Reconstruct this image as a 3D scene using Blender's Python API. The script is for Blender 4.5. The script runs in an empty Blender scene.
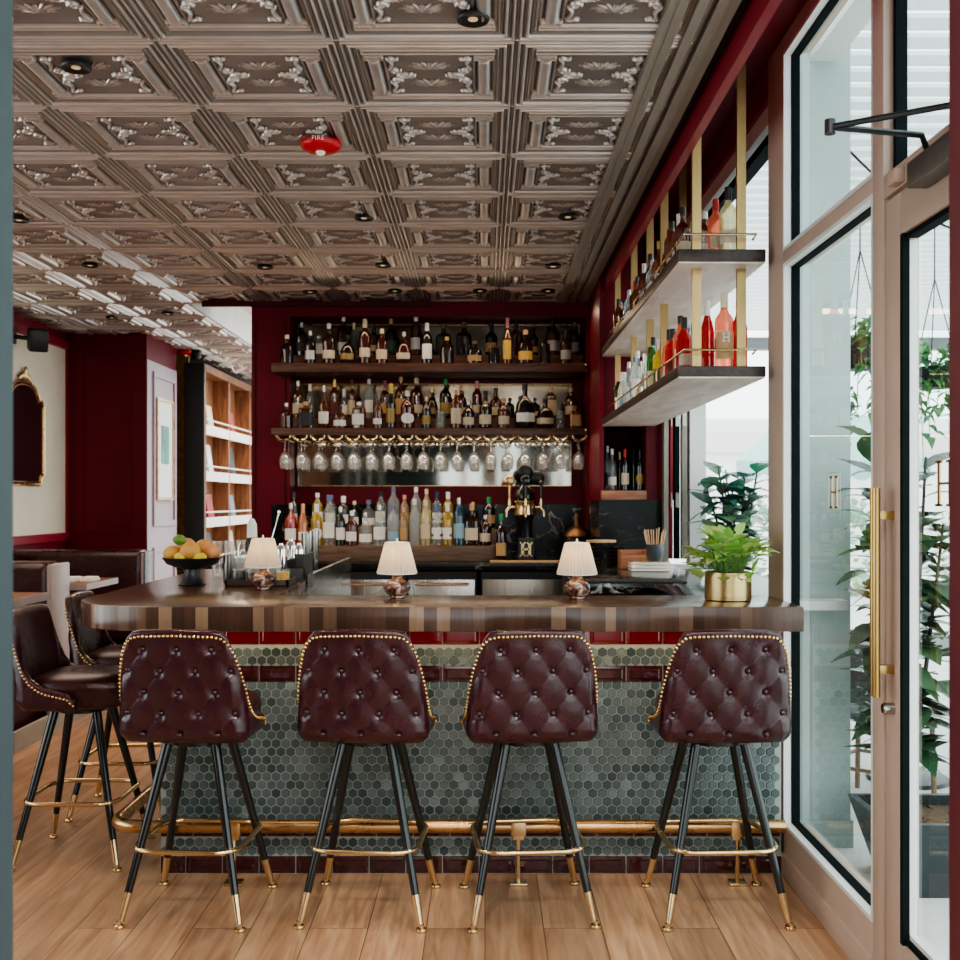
import bpy, bmesh, math, random
import numpy as np
from mathutils import Vector, Matrix, noise as mnoise
random.seed(7)
SC = bpy.context.scene
COL = SC.collection
PI = math.pi
F, CX, CY, H = 1085.0, 485.0, 500.0, 1.5
def PX(px, Y): return (px-CX)*Y/F
def PZ(py, Y): return H-(py-CY)*Y/F

# ---------------------------------------------------------------- mesh builder
class MB:
    def __init__(s): s.v=[]; s.f=[]; s.m=[]
    def add(s, vs, fs, mi=0):
        b=len(s.v); s.v.extend(tuple(v) for v in vs)
        s.f.extend(tuple(i+b for i in f) for f in fs); s.m.extend([mi]*len(fs)); return s
    def box(s,x0,x1,y0,y1,z0,z1,mi=0,bev=0.0,R=None,T=None):
        if bev>0:
            bm=bmesh.new(); bmesh.ops.create_cube(bm,size=1)
            for v in bm.verts:
                v.co=Vector(((x0+x1)/2+v.co.x*(x1-x0),(y0+y1)/2+v.co.y*(y1-y0),(z0+z1)/2+v.co.z*(z1-z0)))
            bmesh.ops.bevel(bm,geom=bm.edges[:],offset=bev,segments=2,profile=0.6,affect='EDGES')
            bm.verts.ensure_lookup_table(); bm.verts.index_update()
            vs=[v.co.copy() for v in bm.verts]; fs=[[v.index for v in f.verts] for f in bm.faces]; bm.free()
        else:
            vs=[Vector((x,y,z)) for x in (x0,x1) for y in (y0,y1) for z in (z0,z1)]
            fs=[(0,1,3,2),(4,6,7,5),(0,4,5,1),(2,3,7,6),(0,2,6,4),(1,5,7,3)]
        if R is not None: vs=[R@v for v in vs]
        if T is not None: vs=[v+Vector(T) for v in vs]
        return s.add(vs,fs,mi)
    def tube(s,pts,r,seg=10,closed=False,mi=0,cap=True):
        pts=[Vector(p) for p in pts]; n=len(pts)
        rs=r if isinstance(r,(list,tuple)) else [r]*n
        vs=[]; fs=[]; prev=None
        for i,p in enumerate(pts):
            a=pts[i-1] if (i>0 or closed) else p
            b=pts[(i+1)%n] if (i<n-1 or closed) else p
            t=(b-a)
            if t.length<1e-9: t=Vector((0,0,1))
            t.normalize()
            if prev is None:
                ref=Vector((0,0,1)) if abs(t.z)<.9 else Vector((1,0,0))
                u=t.cross(ref).normalized()
            else:
                u=(prev-t*prev.dot(t))
                u=u.normalized() if u.length>1e-6 else t.cross(Vector((0,0,1))).normalized()
            prev=u; w=t.cross(u)
            for k in range(seg):
                an=2*PI*k/seg; vs.append(p+(u*math.cos(an)+w*math.sin(an))*rs[i])
        m=n if closed else n-1
        for i in range(m):
            j=(i+1)%n
            for k in range(seg):
                k2=(k+1)%seg; fs.append((i*seg+k,i*seg+k2,j*seg+k2,j*seg+k))
        if cap and not closed:
            fs.append(tuple(range(seg))[::-1]); fs.append(tuple((n-1)*seg+k for k in range(seg)))
        return s.add(vs,fs,mi)
    def lathe(s,prof,c=(0,0,0),seg=18,mi=0,sx=1,sy=1,capb=True,capt=True,R=None):
        vs=[]; fs=[]; n=len(prof)
        for r,z in prof:
            for k in range(seg):
                a=2*PI*k/seg; v=Vector((r*math.cos(a)*sx,r*math.sin(a)*sy,z))
                if R is not None: v=R@v
                vs.append(v+Vector(c))
        for i in range(n-1):
            for k in range(seg):
                k2=(k+1)%seg; fs.append((i*seg+k,i*seg+k2,(i+1)*seg+k2,(i+1)*seg+k))
        if capb: fs.append(tuple(range(seg))[::-1])
        if capt: fs.append(tuple((n-1)*seg+k for k in range(seg)))
        return s.add(vs,fs,mi)
    def sph(s,c,r,seg=12,rings=7,mi=0,sq=(1,1,1)):
        prof=[(max(1e-4,r*math.sin(PI*i/rings)),-r*math.cos(PI*i/rings)*sq[2]) for i in range(rings+1)]
        return s.lathe(prof,c,seg,mi,sq[0],sq[1])
    def prism(s,poly,z0,z1,mi=0,bev=0.0):
        n=len(poly)
        if bev>0:
            bm=bmesh.new()
            lo=[bm.verts.new((x,y,z0)) for x,y in poly]; hi=[bm.verts.new((x,y,z1)) for x,y in poly]
            fb=bm.faces.new(lo[::-1]); ft=bm.faces.new(hi)
            for i in range(n):
                j=(i+1)%n; bm.faces.new((lo[i],lo[j],hi[j],hi[i]))
            bmesh.ops.recalc_face_normals(bm,faces=bm.faces[:])
            ed=[e for e in bm.edges if (e.verts[0].co.z==e.verts[1].co.z)]
            bmesh.ops.bevel(bm,geom=ed,offset=bev,segments=2,profile=0.6,affect='EDGES')
            bm.verts.index_update()
            vs=[v.co.copy() for v in bm.verts]; fs=[[v.index for v in f.verts] for f in bm.faces]; bm.free()
            return s.add(vs,fs,mi)
        vs=[(x,y,z0) for x,y in poly]+[(x,y,z1) for x,y in poly]
        fs=[tuple(range(n))[::-1],tuple(range(n,2*n))]+[(i,(i+1)%n,n+(i+1)%n,n+i) for i in range(n)]
        return s.add(vs,fs,mi)
    def xf(s,M):
        s.v=[tuple(M@Vector(v)) for v in s.v]; return s
    def mesh(s,name,mats,smooth=42,recalc=True):
        me=bpy.data.meshes.new(name); me.from_pydata(s.v,[],s.f)
        mats=mats if isinstance(mats,(list,tuple)) else [mats]
        for m in mats: me.materials.append(m)
        if len(mats)>1: me.polygons.foreach_set('material_index',s.m)
        if recalc:
            bm=bmesh.new(); bm.from_mesh(me); bmesh.ops.recalc_face_normals(bm,faces=bm.faces[:]); bm.to_mesh(me); bm.free()
        if smooth:
            me.polygons.foreach_set('use_smooth',[True]*len(me.polygons))
            me.set_sharp_from_angle(angle=math.radians(smooth))
        me.update(); return me
    def build(s,name,mats,parent=None,smooth=42,recalc=True,world=False):
        if world and parent is not None:
            L=parent.location; s.v=[(x-L.x,y-L.y,z-L.z) for x,y,z in s.v]
        o=bpy.data.objects.new(name,s.mesh(name,mats,smooth,recalc)); COL.objects.link(o)
        if parent is not None: o.parent=parent
        return o
    def thing(s,name,mats,label,cat,group=None,smooth=42,loc=None):
        if loc is not None:
            s.v=[(x-loc[0],y-loc[1],z-loc[2]) for x,y,z in s.v]
        o=s.build(name,mats,None,smooth)
        if loc is not None: o.location=loc
        return tag(o,label,cat,group)
    def struct(s,name,mats,parent=None,smooth=42):
        o=s.build(name,mats,parent,smooth)
        if parent is None: o['kind']='structure'
        return o
def tag(o,label=None,cat=None,group=None,kind=None):
    if label: o['label']=label
    if cat: o['category']=cat
    if group: o['group']=group
    if kind: o['kind']=kind
    return o
def empty(name,loc,label,cat,group=None,rz=0.0):
    o=bpy.data.objects.new(name,None); COL.objects.link(o); o.location=loc; o.rotation_euler=(0,0,rz)
    o.empty_display_size=.1
    return tag(o,label,cat,group)
def dup(root,loc=None,rz=None,label=None,group=None,scale=None):
    r=root.copy(); COL.objects.link(r)
    if loc is not None: r.location=loc
    if rz is not None: r.rotation_euler=(0,0,rz)
    if scale is not None: r.scale=scale
    if label: r['label']=label
    if group: r['group']=group
    for ch in list(root.children):
        c=ch.copy(); COL.objects.link(c); c.parent=r
        for g in ch.children:
            d=g.copy(); COL.objects.link(d); d.parent=c
    return r
def ordn(i):
    return ['first','second','third','fourth','fifth','sixth','seventh','eighth','ninth','tenth','eleventh','twelfth','thirteenth','fourteenth','fifteenth','sixteenth','seventeenth','eighteenth','nineteenth','twentieth','twenty-first','twenty-second','twenty-third','twenty-fourth'][i]

# ---------------------------------------------------------------- materials
MAT={}
def newmat(name):
    m=bpy.data.materials.new(name); m.use_nodes=True; nt=m.node_tree; nt.nodes.clear()
    out=nt.nodes.new('ShaderNodeOutputMaterial'); return m,nt,out
def N(nt,t,**k):
    n=nt.nodes.new(t)
    for a,b in k.items():
        if a.startswith('_'): n.inputs[a[1:].replace('_',' ')].default_value=b
        else: setattr(n,a,b)
    return n
def rgba(c): return (c[0],c[1],c[2],1)
def pm(name,col,rough=.5,metal=0,nscale=30,namt=.12,bump=0.0,bscale=None,coat=0,stretch=(1,1,1),spec=.5,emit=None,estr=0,rvar=.0,coatr=.1):
    """principled with noise-varied colour"""
    if name in MAT: return MAT[name]
    m,nt,out=newmat(name); L=nt.links.new
    p=N(nt,'ShaderNodeBsdfPrincipled'); L(p.outputs[0],out.inputs[0])
    p.inputs['Roughness'].default_value=rough; p.inputs['Metallic'].default_value=metal
    p.inputs['Coat Weight'].default_value=coat; p.inputs['Coat Roughness'].default_value=coatr
    p.inputs['Specular IOR Level'].default_value=spec
    tc=N(nt,'ShaderNodeTexCoord'); mp=N(nt,'ShaderNodeMapping'); mp.inputs['Scale'].default_value=stretch
    L(tc.outputs['Object'],mp.inputs[0])
    nz=N(nt,'ShaderNodeTexNoise'); nz.inputs['Scale'].default_value=nscale; nz.inputs['Detail'].default_value=4
    L(mp.outputs[0],nz.inputs['Vector'])
    mx=N(nt,'ShaderNodeMix',data_type='RGBA')
    mx.inputs[6].default_value=rgba([max(0,c*(1-namt*1.6)) for c in col]); mx.inputs[7].default_value=rgba([min(1,c*(1+namt*1.6)) for c in col])
    L(nz.outputs['Fac'],mx.inputs[0]); L(mx.outputs[2],p.inputs['Base Color'])
    if rvar:
        mr=N(nt,'ShaderNodeMapRange'); mr.inputs[3].default_value=max(0,rough-rvar); mr.inputs[4].default_value=min(1,rough+rvar)
        L(nz.outputs['Fac'],mr.inputs[0]); L(mr.outputs[0],p.inputs['Roughness'])
    if bump:
        n2=N(nt,'ShaderNodeTexNoise'); n2.inputs['Scale'].default_value=bscale or nscale*3; n2.inputs['Detail'].default_value=3
        L(mp.outputs[0],n2.inputs['Vector'])
        b=N(nt,'ShaderNodeBump'); b.inputs['Strength'].default_value=bump; b.inputs['Distance'].default_value=.004
        L(n2.outputs['Fac'],b.inputs['Height']); L(b.outputs[0],p.inputs['Normal'])
    if emit is not None:
        p.inputs['Emission Color'].default_value=rgba(emit); p.inputs['Emission Strength'].default_value=estr
    MAT[name]=m; return m
def glassmat(name,tint=(1,1,1),ior=1.45,rough=0.0,body=None,bodyamt=0.0,trans=0.4):
    """thin clear glass: see-through plus fresnel reflection, optionally tinted body"""
    if name in MAT: return MAT[name]
    m,nt,out=newmat(name); L=nt.links.new
    t=N(nt,'ShaderNodeBsdfTransparent'); t.inputs[0].default_value=rgba(tint)
    g=N(nt,'ShaderNodeBsdfGlossy'); g.inputs['Roughness'].default_value=rough
    lw=N(nt,'ShaderNodeLayerWeight'); lw.inputs[0].default_value=.5
    pw=N(nt,'ShaderNodeMath',operation='POWER'); pw.inputs[1].default_value=5; L(lw.outputs['Facing'],pw.inputs[0])
    f0=((ior-1)/(ior+1))**2
    fr=N(nt,'ShaderNodeMath',operation='MULTIPLY_ADD'); fr.inputs[1].default_value=1-f0; fr.inputs[2].default_value=f0; L(pw.outputs[0],fr.inputs[0])
    base=t.outputs[0]
    if body is not None:
        d=N(nt,'ShaderNodeBsdfDiffuse'); d.inputs[0].default_value=rgba(body)
        tr=N(nt,'ShaderNodeBsdfTranslucent'); tr.inputs[0].default_value=rgba([min(1,c*1.3) for c in body])
        mm=N(nt,'ShaderNodeMixShader'); mm.inputs[0].default_value=trans; L(d.outputs[0],mm.inputs[1]); L(tr.outputs[0],mm.inputs[2])
        nz=N(nt,'ShaderNodeTexNoise'); nz.inputs['Scale'].default_value=8
        mr=N(nt,'ShaderNodeMapRange'); mr.inputs[3].default_value=max(0,bodyamt-.12); mr.inputs[4].default_value=min(1,bodyamt+.12)
        L(nz.outputs['Fac'],mr.inputs[0])
        m2=N(nt,'ShaderNodeMixShader'); L(mr.outputs[0],m2.inputs[0]); L(t.outputs[0],m2.inputs[1]); L(mm.outputs[0],m2.inputs[2]); base=m2.outputs[0]
    mx=N(nt,'ShaderNodeMixShader'); L(fr.outputs[0],mx.inputs[0]); L(base,mx.inputs[1]); L(g.outputs[0],mx.inputs[2])
    L(mx.outputs[0],out.inputs[0]); MAT[name]=m; return m
def woodmat(name,c1,c2,scale=6,stretch=(1,8,8),rough=.4,coat=0,spec=.5):
    if name in MAT: return MAT[name]
    m,nt,out=newmat(name); L=nt.links.new
    p=N(nt,'ShaderNodeBsdfPrincipled'); L(p.outputs[0],out.inputs[0]); p.inputs['Roughness'].default_value=rough
    p.inputs['Coat Weight'].default_value=coat; p.inputs['Specular IOR Level'].default_value=spec
    g=N(nt,'ShaderNodeNewGeometry'); mp=N(nt,'ShaderNodeMapping'); mp.inputs['Scale'].default_value=stretch; L(g.outputs['Position'],mp.inputs[0])
    nz=N(nt,'ShaderNodeTexNoise'); nz.inputs['Scale'].default_value=scale; nz.inputs['Detail'].default_value=6; nz.inputs['Distortion'].default_value=.6
    L(mp.outputs[0],nz.inputs['Vector'])
    cr=N(nt,'ShaderNodeValToRGB'); cr.color_ramp.elements[0].position=.32; cr.color_ramp.elements[1].position=.68
    cr.color_ramp.elements[0].color=rgba(c1); cr.color_ramp.elements[1].color=rgba(c2)
    L(nz.outputs['Fac'],cr.inputs[0]); L(cr.outputs[0],p.inputs['Base Color'])
    b=N(nt,'ShaderNodeBump'); b.inputs['Strength'].default_value=.15; b.inputs['Distance'].default_value=.002
    L(nz.outputs['Fac'],b.inputs['Height']); L(b.outputs[0],p.inputs['Normal'])
    MAT[name]=m; return m
def marblemat(name,spec=.3,rough=.2):
    m,nt,out=newmat(name); L=nt.links.new
    p=N(nt,'ShaderNodeBsdfPrincipled'); L(p.outputs[0],out.inputs[0]); p.inputs['Roughness'].default_value=rough; p.inputs['Specular IOR Level'].default_value=spec
    g=N(nt,'ShaderNodeNewGeometry')
    n1=N(nt,'ShaderNodeTexNoise'); n1.inputs['Scale'].default_value=2.2; n1.inputs['Detail'].default_value=5
    L(g.outputs['Position'],n1.inputs['Vector'])
    vm=N(nt,'ShaderNodeVectorMath',operation='MULTIPLY_ADD'); vm.inputs[1].default_value=(.55,.55,.55)
    L(n1.outputs['Color'],vm.inputs[0]); L(g.outputs['Position'],vm.inputs[2])
    tot=None
    for sc_,w_,am in ((2.0,.010,1.0),(4.6,.007,.6)):
        q=N(nt,'ShaderNodeTexNoise'); q.inputs['Scale'].default_value=sc_; q.inputs['Detail'].default_value=3; q.inputs['Distortion'].default_value=.4
        L(vm.outputs[0],q.inputs['Vector'])
        s_=N(nt,'ShaderNodeMath',operation='SUBTRACT'); s_.inputs[1].default_value=.5; L(q.outputs['Fac'],s_.inputs[0])
        a_=N(nt,'ShaderNodeMath',operation='ABSOLUTE'); L(s_.outputs[0],a_.inputs[0])
        r_=N(nt,'ShaderNodeMapRange'); r_.inputs[1].default_value=0; r_.inputs[2].default_value=w_; r_.inputs[3].default_value=am; r_.inputs[4].default_value=0; L(a_.outputs[0],r_.inputs[0])
        msk=N(nt,'ShaderNodeMapRange'); msk.inputs[1].default_value=.42; msk.inputs[2].default_value=.62; L(n1.outputs['Fac'],msk.inputs[0])
        mm=N(nt,'ShaderNodeMath',operation='MULTIPLY'); L(r_.outputs[0],mm.inputs[0]); L(msk.outputs[0],mm.inputs[1])
        if tot is None: tot=mm
        else:
            ad=N(nt,'ShaderNodeMath',operation='ADD',use_clamp=True); L(tot.outputs[0],ad.inputs[0]); L(mm.outputs[0],ad.inputs[1]); tot=ad
    cr=N(nt,'ShaderNodeMix',data_type='RGBA'); cr.inputs[6].default_value=(.007,.009,.009,1); cr.inputs[7].default_value=(.55,.54,.50,1)
    L(tot.outputs[0],cr.inputs[0]); L(cr.outputs[2],p.inputs['Base Color']); MAT[name]=m; return m
def floormat():
    m,nt,out=newmat('oak_floor'); L=nt.links.new
    p=N(nt,'ShaderNodeBsdfPrincipled'); L(p.outputs[0],out.inputs[0]); p.inputs['Roughness'].default_value=.38
    g=N(nt,'ShaderNodeNewGeometry'); sx=N(nt,'ShaderNodeSeparateXYZ'); L(g.outputs['Position'],sx.inputs[0])
    cb=N(nt,'ShaderNodeCombineXYZ'); L(sx.outputs['Y'],cb.inputs[0]); L(sx.outputs['X'],cb.inputs[1])
    br=N(nt,'ShaderNodeTexBrick'); br.offset=.37; br.offset_frequency=2
    for k,v in (('Scale',1),('Mortar Size',.0016),('Mortar Smooth',.1),('Bias',0),('Brick Width',1.9),('Row Height',.205)): br.inputs[k].default_value=v
    br.inputs['Color1'].default_value=(.0,.0,.0,1); br.inputs['Color2'].default_value=(1,1,1,1); br.inputs['Mortar'].default_value=(.5,.5,.5,1)
    L(cb.outputs[0],br.inputs['Vector'])
    mp=N(nt,'ShaderNodeMapping'); mp.inputs['Scale'].default_value=(14,1.1,1); L(g.outputs['Position'],mp.inputs[0])
    ad=N(nt,'ShaderNodeVectorMath',operation='ADD'); sc=N(nt,'ShaderNodeVectorMath',operation='SCALE'); sc.inputs['Scale'].default_value=30
    L(br.outputs['Color'],sc.inputs[0]); L(sc.outputs[0],ad.inputs[1]); L(mp.outputs[0],ad.inputs[0])
    nz=N(nt,'ShaderNodeTexNoise'); nz.inputs['Scale'].default_value=2.2; nz.inputs['Detail'].default_value=7; nz.inputs['Distortion'].default_value=.8
    L(ad.outputs[0],nz.inputs['Vector'])
    c1=N(nt,'ShaderNodeValToRGB'); c1.color_ramp.elements[0].color=(.32,.160,.085,1); c1.color_ramp.elements[1].color=(.62,.385,.235,1)
    c1.color_ramp.elements[0].position=.25; c1.color_ramp.elements[1].position=.75
    L(nz.outputs['Fac'],c1.inputs[0])
    tone=N(nt,'ShaderNodeMix',data_type='RGBA',blend_type='MULTIPLY'); tone.inputs[0].default_value=1
    tn=N(nt,'ShaderNodeMapRange'); tn.inputs[3].default_value=.66; tn.inputs[4].default_value=1.12
    L(br.outputs['Color'],tn.inputs[0]); L(c1.outputs[0],tone.inputs[6]); L(tn.outputs[0],tone.inputs[7])
    mx=N(nt,'ShaderNodeMix',data_type='RGBA'); mx.inputs[7].default_value=(.08,.04,.02,1)
    L(br.outputs['Fac'],mx.inputs[0]); L(tone.outputs[2],mx.inputs[6]); L(mx.outputs[2],p.inputs['Base Color'])
    b=N(nt,'ShaderNodeBump'); b.inputs['Strength'].default_value=.2; b.inputs['Distance'].default_value=.003
    L(nz.outputs['Fac'],b.inputs['Height']); L(b.outputs[0],p.inputs['Normal'])
    MAT['floor']=m; return m
def barwood():
    """walnut block: long grain on top, upright strips of differing tone on the edge"""
    m,nt,out=newmat('walnut_bar'); L=nt.links.new
    p=N(nt,'ShaderNodeBsdfPrincipled'); L(p.outputs[0],out.inputs[0]); p.inputs['Roughness'].default_value=.22; p.inputs['Coat Weight'].default_value=.12; p.inputs['Coat Roughness'].default_value=.15
    g=N(nt,'ShaderNodeNewGeometry'); sx=N(nt,'ShaderNodeSeparateXYZ'); L(g.outputs['Position'],sx.inputs[0])
    sn=N(nt,'ShaderNodeSeparateXYZ'); L(g.outputs['Normal'],sn.inputs[0])
    s=N(nt,'ShaderNodeMath',operation='SUBTRACT'); L(sx.outputs['X'],s.inputs[0]); L(sx.outputs['Y'],s.inputs[1])
    ns=N(nt,'ShaderNodeTexNoise',noise_dimensions='1D'); ns.inputs['Scale'].default_value=3.1; L(s.outputs[0],ns.inputs['W'])
    a=N(nt,'ShaderNodeMath',operation='MULTIPLY_ADD'); a.inputs[1].default_value=.12; L(ns.outputs['Fac'],a.inputs[0]); L(s.outputs[0],a.inputs[2])
    mu=N(nt,'ShaderNodeMath',operation='MULTIPLY'); mu.inputs[1].default_value=21; L(a.outputs[0],mu.inputs[0])
    fl=N(nt,'ShaderNodeMath',operation='FLOOR'); L(mu.outputs[0],fl.inputs[0])
    wn=N(nt,'ShaderNodeTexWhiteNoise',noise_dimensions='1D'); L(fl.outputs[0],wn.inputs['W'])
    cr=N(nt,'ShaderNodeValToRGB'); e=cr.color_ramp.elements; e[0].color=(.050,.026,.018,1); e[1].color=(.26,.165,.105,1); e[1].position=1
    x=e.new(.6); x.color=(.090,.048,.032,1); x=e.new(.86); x.color=(.145,.085,.056,1)
    L(wn.outputs['Value'],cr.inputs[0])
    mp=N(nt,'ShaderNodeMapping'); mp.inputs['Scale'].default_value=(50,50,4); L(g.outputs['Position'],mp.inputs[0])
    ng=N(nt,'ShaderNodeTexNoise'); ng.inputs['Scale'].default_value=1.4; ng.inputs['Detail'].default_value=5; L(mp.outputs[0],ng.inputs['Vector'])
    gm=N(nt,'ShaderNodeMapRange'); gm.inputs[3].default_value=.7; gm.inputs[4].default_value=1.3; L(ng.outputs['Fac'],gm.inputs[0])
    side=N(nt,'ShaderNodeMix',data_type='RGBA',blend_type='MULTIPLY'); side.inputs[0].default_value=1; L(cr.outputs[0],side.inputs[6]); L(gm.outputs[0],side.inputs[7])
    mp2=N(nt,'ShaderNodeMapping'); mp2.inputs['Scale'].default_value=(1.2,14,1); L(g.outputs['Position'],mp2.inputs[0])
    n2=N(nt,'ShaderNodeTexNoise'); n2.inputs['Scale'].default_value=2.5; n2.inputs['Detail'].default_value=6; L(mp2.outputs[0],n2.inputs['Vector'])
    c2=N(nt,'ShaderNodeValToRGB'); c2.color_ramp.elements[0].color=(.035,.017,.010,1); c2.color_ramp.elements[1].color=(.12,.062,.036,1)
    c2.color_ramp.elements[0].position=.3; c2.color_ramp.elements[1].position=.7; L(n2.outputs['Fac'],c2.inputs[0])
    gt=N(nt,'ShaderNodeMath',operation='GREATER_THAN'); gt.inputs[1].default_value=.7; L(sn.outputs['Z'],gt.inputs[0])
    mx=N(nt,'ShaderNodeMix',data_type='RGBA'); L(gt.outputs[0],mx.inputs[0]); L(side.outputs[2],mx.inputs[6]); L(c2.outputs[0],mx.inputs[7])
    L(mx.outputs[2],p.inputs['Base Color']); MAT['bar']=m; return m
def attrmat(name,attr,rough=.3,metal=0,coat=0,mul=1.0,spec=.5,nscale=60,namt=.15):
    m,nt,out=newmat(name); L=nt.links.new
    p=N(nt,'ShaderNodeBsdfPrincipled'); L(p.outputs[0],out.inputs[0]); p.inputs['Roughness'].default_value=rough; p.inputs['Metallic'].default_value=metal; p.inputs['Coat Weight'].default_value=coat
    p.inputs['Specular IOR Level'].default_value=spec
    a=N(nt,'ShaderNodeAttribute',attribute_name=attr)
    nz=N(nt,'ShaderNodeTexNoise'); nz.inputs['Scale'].default_value=nscale; nz.inputs['Detail'].default_value=4
    tc=N(nt,'ShaderNodeTexCoord'); L(tc.outputs['Object'],nz.inputs['Vector'])
    mr=N(nt,'ShaderNodeMapRange'); mr.inputs[3].default_value=mul*(1-namt); mr.inputs[4].default_value=mul*(1+namt); L(nz.outputs['Fac'],mr.inputs[0])
    mx=N(nt,'ShaderNodeMix',data_type='RGBA',blend_type='MULTIPLY'); mx.inputs[0].default_value=1; L(a.outputs['Color'],mx.inputs[6]); L(mr.outputs[0],mx.inputs[7])
    L(mx.outputs[2],p.inputs['Base Color']); MAT[name]=m; return m
def setcol(me,cols,domain='FACE'):
    """cols: per-face rgb list -> corner colour attribute"""
    at=me.color_attributes.new('Col','FLOAT_COLOR','CORNER')
    buf=np.zeros((len(me.loops),4),dtype=np.float32); buf[:,3]=1
    for p,c in zip(me.polygons,cols):
        buf[p.loop_start:p.loop_start+p.loop_total,:3]=c
    at.data.foreach_set('color',buf.ravel())

burg=pm('burgundy_paint',(.135,.004,.014),.45,nscale=3,namt=.15,bump=.05,bscale=200,spec=.22)
burg2=pm('burgundy_paint_dark',(.06,.004,.009),.45,nscale=3,namt=.15,spec=.25)
redt=pm('red_trim',(.23,.012,.026),.4,nscale=4,namt=.1,spec=.3)
burgl=pm('burgundy_jamb',(.10,.012,.02),.5,nscale=5,namt=.15)
leather=pm('oxblood_leather',(.038,.0062,.012),.26,nscale=9,namt=.25,bump=.20,bscale=240,rvar=.08,coat=.35,coatr=.2)
leather_in=pm('dark_leather',(.036,.007,.009),.28,nscale=7,namt=.35,bump=.12,bscale=260,rvar=.1)
brass=pm('brass',(.74,.56,.32),.24,1,nscale=14,namt=.15,rvar=.08)
copper=pm('antique_brass',(.58,.37,.19),.28,1,nscale=10,namt=.2,rvar=.1)
handlem=pm('handle_gold',(.46,.30,.12),.3,1,nscale=6,namt=.1,stretch=(20,20,1))
goldp=pm('gold_bar',(.50,.365,.17),.38,1,nscale=6,namt=.1,stretch=(20,20,1))
nailm=pm('nailhead_brass',(.75,.52,.24),.25,1,nscale=40,namt=.15)
blackleg=pm('black_lacquer',(.006,.008,.008),.22,nscale=30,namt=.3,coat=.3)
black=pm('black_metal',(.012,.013,.013),.4,nscale=30,namt=.2)
blackm=pm('matte_black',(.02,.022,.022),.6,nscale=30,namt=.2)
steel=pm('stainless',(.46,.44,.41),.24,1,nscale=2,namt=.1,stretch=(60,1,1),rvar=.1)
steeld=pm('stainless_dark',(.30,.28,.25),.3,1,nscale=2,namt=.15,stretch=(30,1,1),rvar=.1)
chrome=pm('polished_steel',(.8,.8,.78),.1,1,nscale=20,namt=.05)
taupe=pm('taupe_frame',(.50,.385,.315),.42,nscale=8,namt=.06,bump=.04,bscale=400)
taupe2=pm('taupe_trim',(.27,.245,.21),.5,nscale=8,namt=.08)
whitef=pm('white_frame',(.74,.77,.76),.45,nscale=6,namt=.04)
gasket=pm('gasket',(.008,.013,.014),.8,nscale=30,namt=.2,spec=.08)
cream=pm('cream_plaster',(.66,.58,.46),.8,nscale=2.2,namt=.10,bump=.1,bscale=60)
lavender=pm('panel_window_sheen',(.43,.34,.38),.5,nscale=3,namt=.06)  # window sheen on the column flank, put into the colour
whitep=pm('white_paint',(.80,.80,.78),.6,nscale=5,namt=.05)
redal=pm('alarm_red',(.55,.01,.018),.32,nscale=20,namt=.06)
whitel=pm('strobe_lens',(.9,.9,.88),.15,nscale=20,namt=.03)
walnut=woodmat('walnut_shelf',(.055,.022,.014),(.155,.062,.036),5,(1,9,9),.4)
walnuty=woodmat('walnut_shelf_long',(.018,.010,.008),(.05,.026,.018),5,(9,1,9),.4)
paleply=woodmat('pale_soffit_wood',(.62,.50,.44),(.82,.71,.64),3,(5,1,5),.5)
casew=woodmat('bookcase_wood',(.16,.062,.028),(.36,.16,.08),4,(9,9,1),.45)
tablew=woodmat('table_wood',(.16,.06,.03),(.35,.15,.08),5,(1,9,9),.3)
nichew=woodmat('niche_shelf_wood',(.26,.10,.05),(.45,.2,.11),5,(1,9,9),.45)
stepw=woodmat('back_step_wood',(.075,.042,.026),(.17,.10,.062),5,(1,9,9),.5)
lightw=woodmat('light_wood',(.45,.26,.13),(.66,.43,.25),8,(2,9,9),.5)
marble=marblemat('black_marble'); marble2=marblemat('black_marble_polished',.75,.14)
floorm=floormat(); barm=barwood()
winglass=glassmat('window_glass',(.90,.96,.95),1.5)
clearg=glassmat('clear_glass',(.93,.95,.94),1.45,.02,(.75,.78,.76),.12,.5)
stemg=glassmat('stemware',(.97,.975,.97),1.9,.02,(.92,.90,.86),.075,.5)
mirrorm=pm('antique_mirror',(.33,.32,.29),.06,1,nscale=5,namt=.25,rvar=.05)
mirrord=pm('smoked_mirror',(.17,.155,.13),.14,1,nscale=6,namt=.35,rvar=.08)
shadem=None
# ================================================================ SETTING
CEIL=3.06
XW=1.2      # inner face of the storefront
o=MB().box(-6,XW+.06,-1.6,16,-.1,0).struct('floor',floorm,smooth=None)
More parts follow.
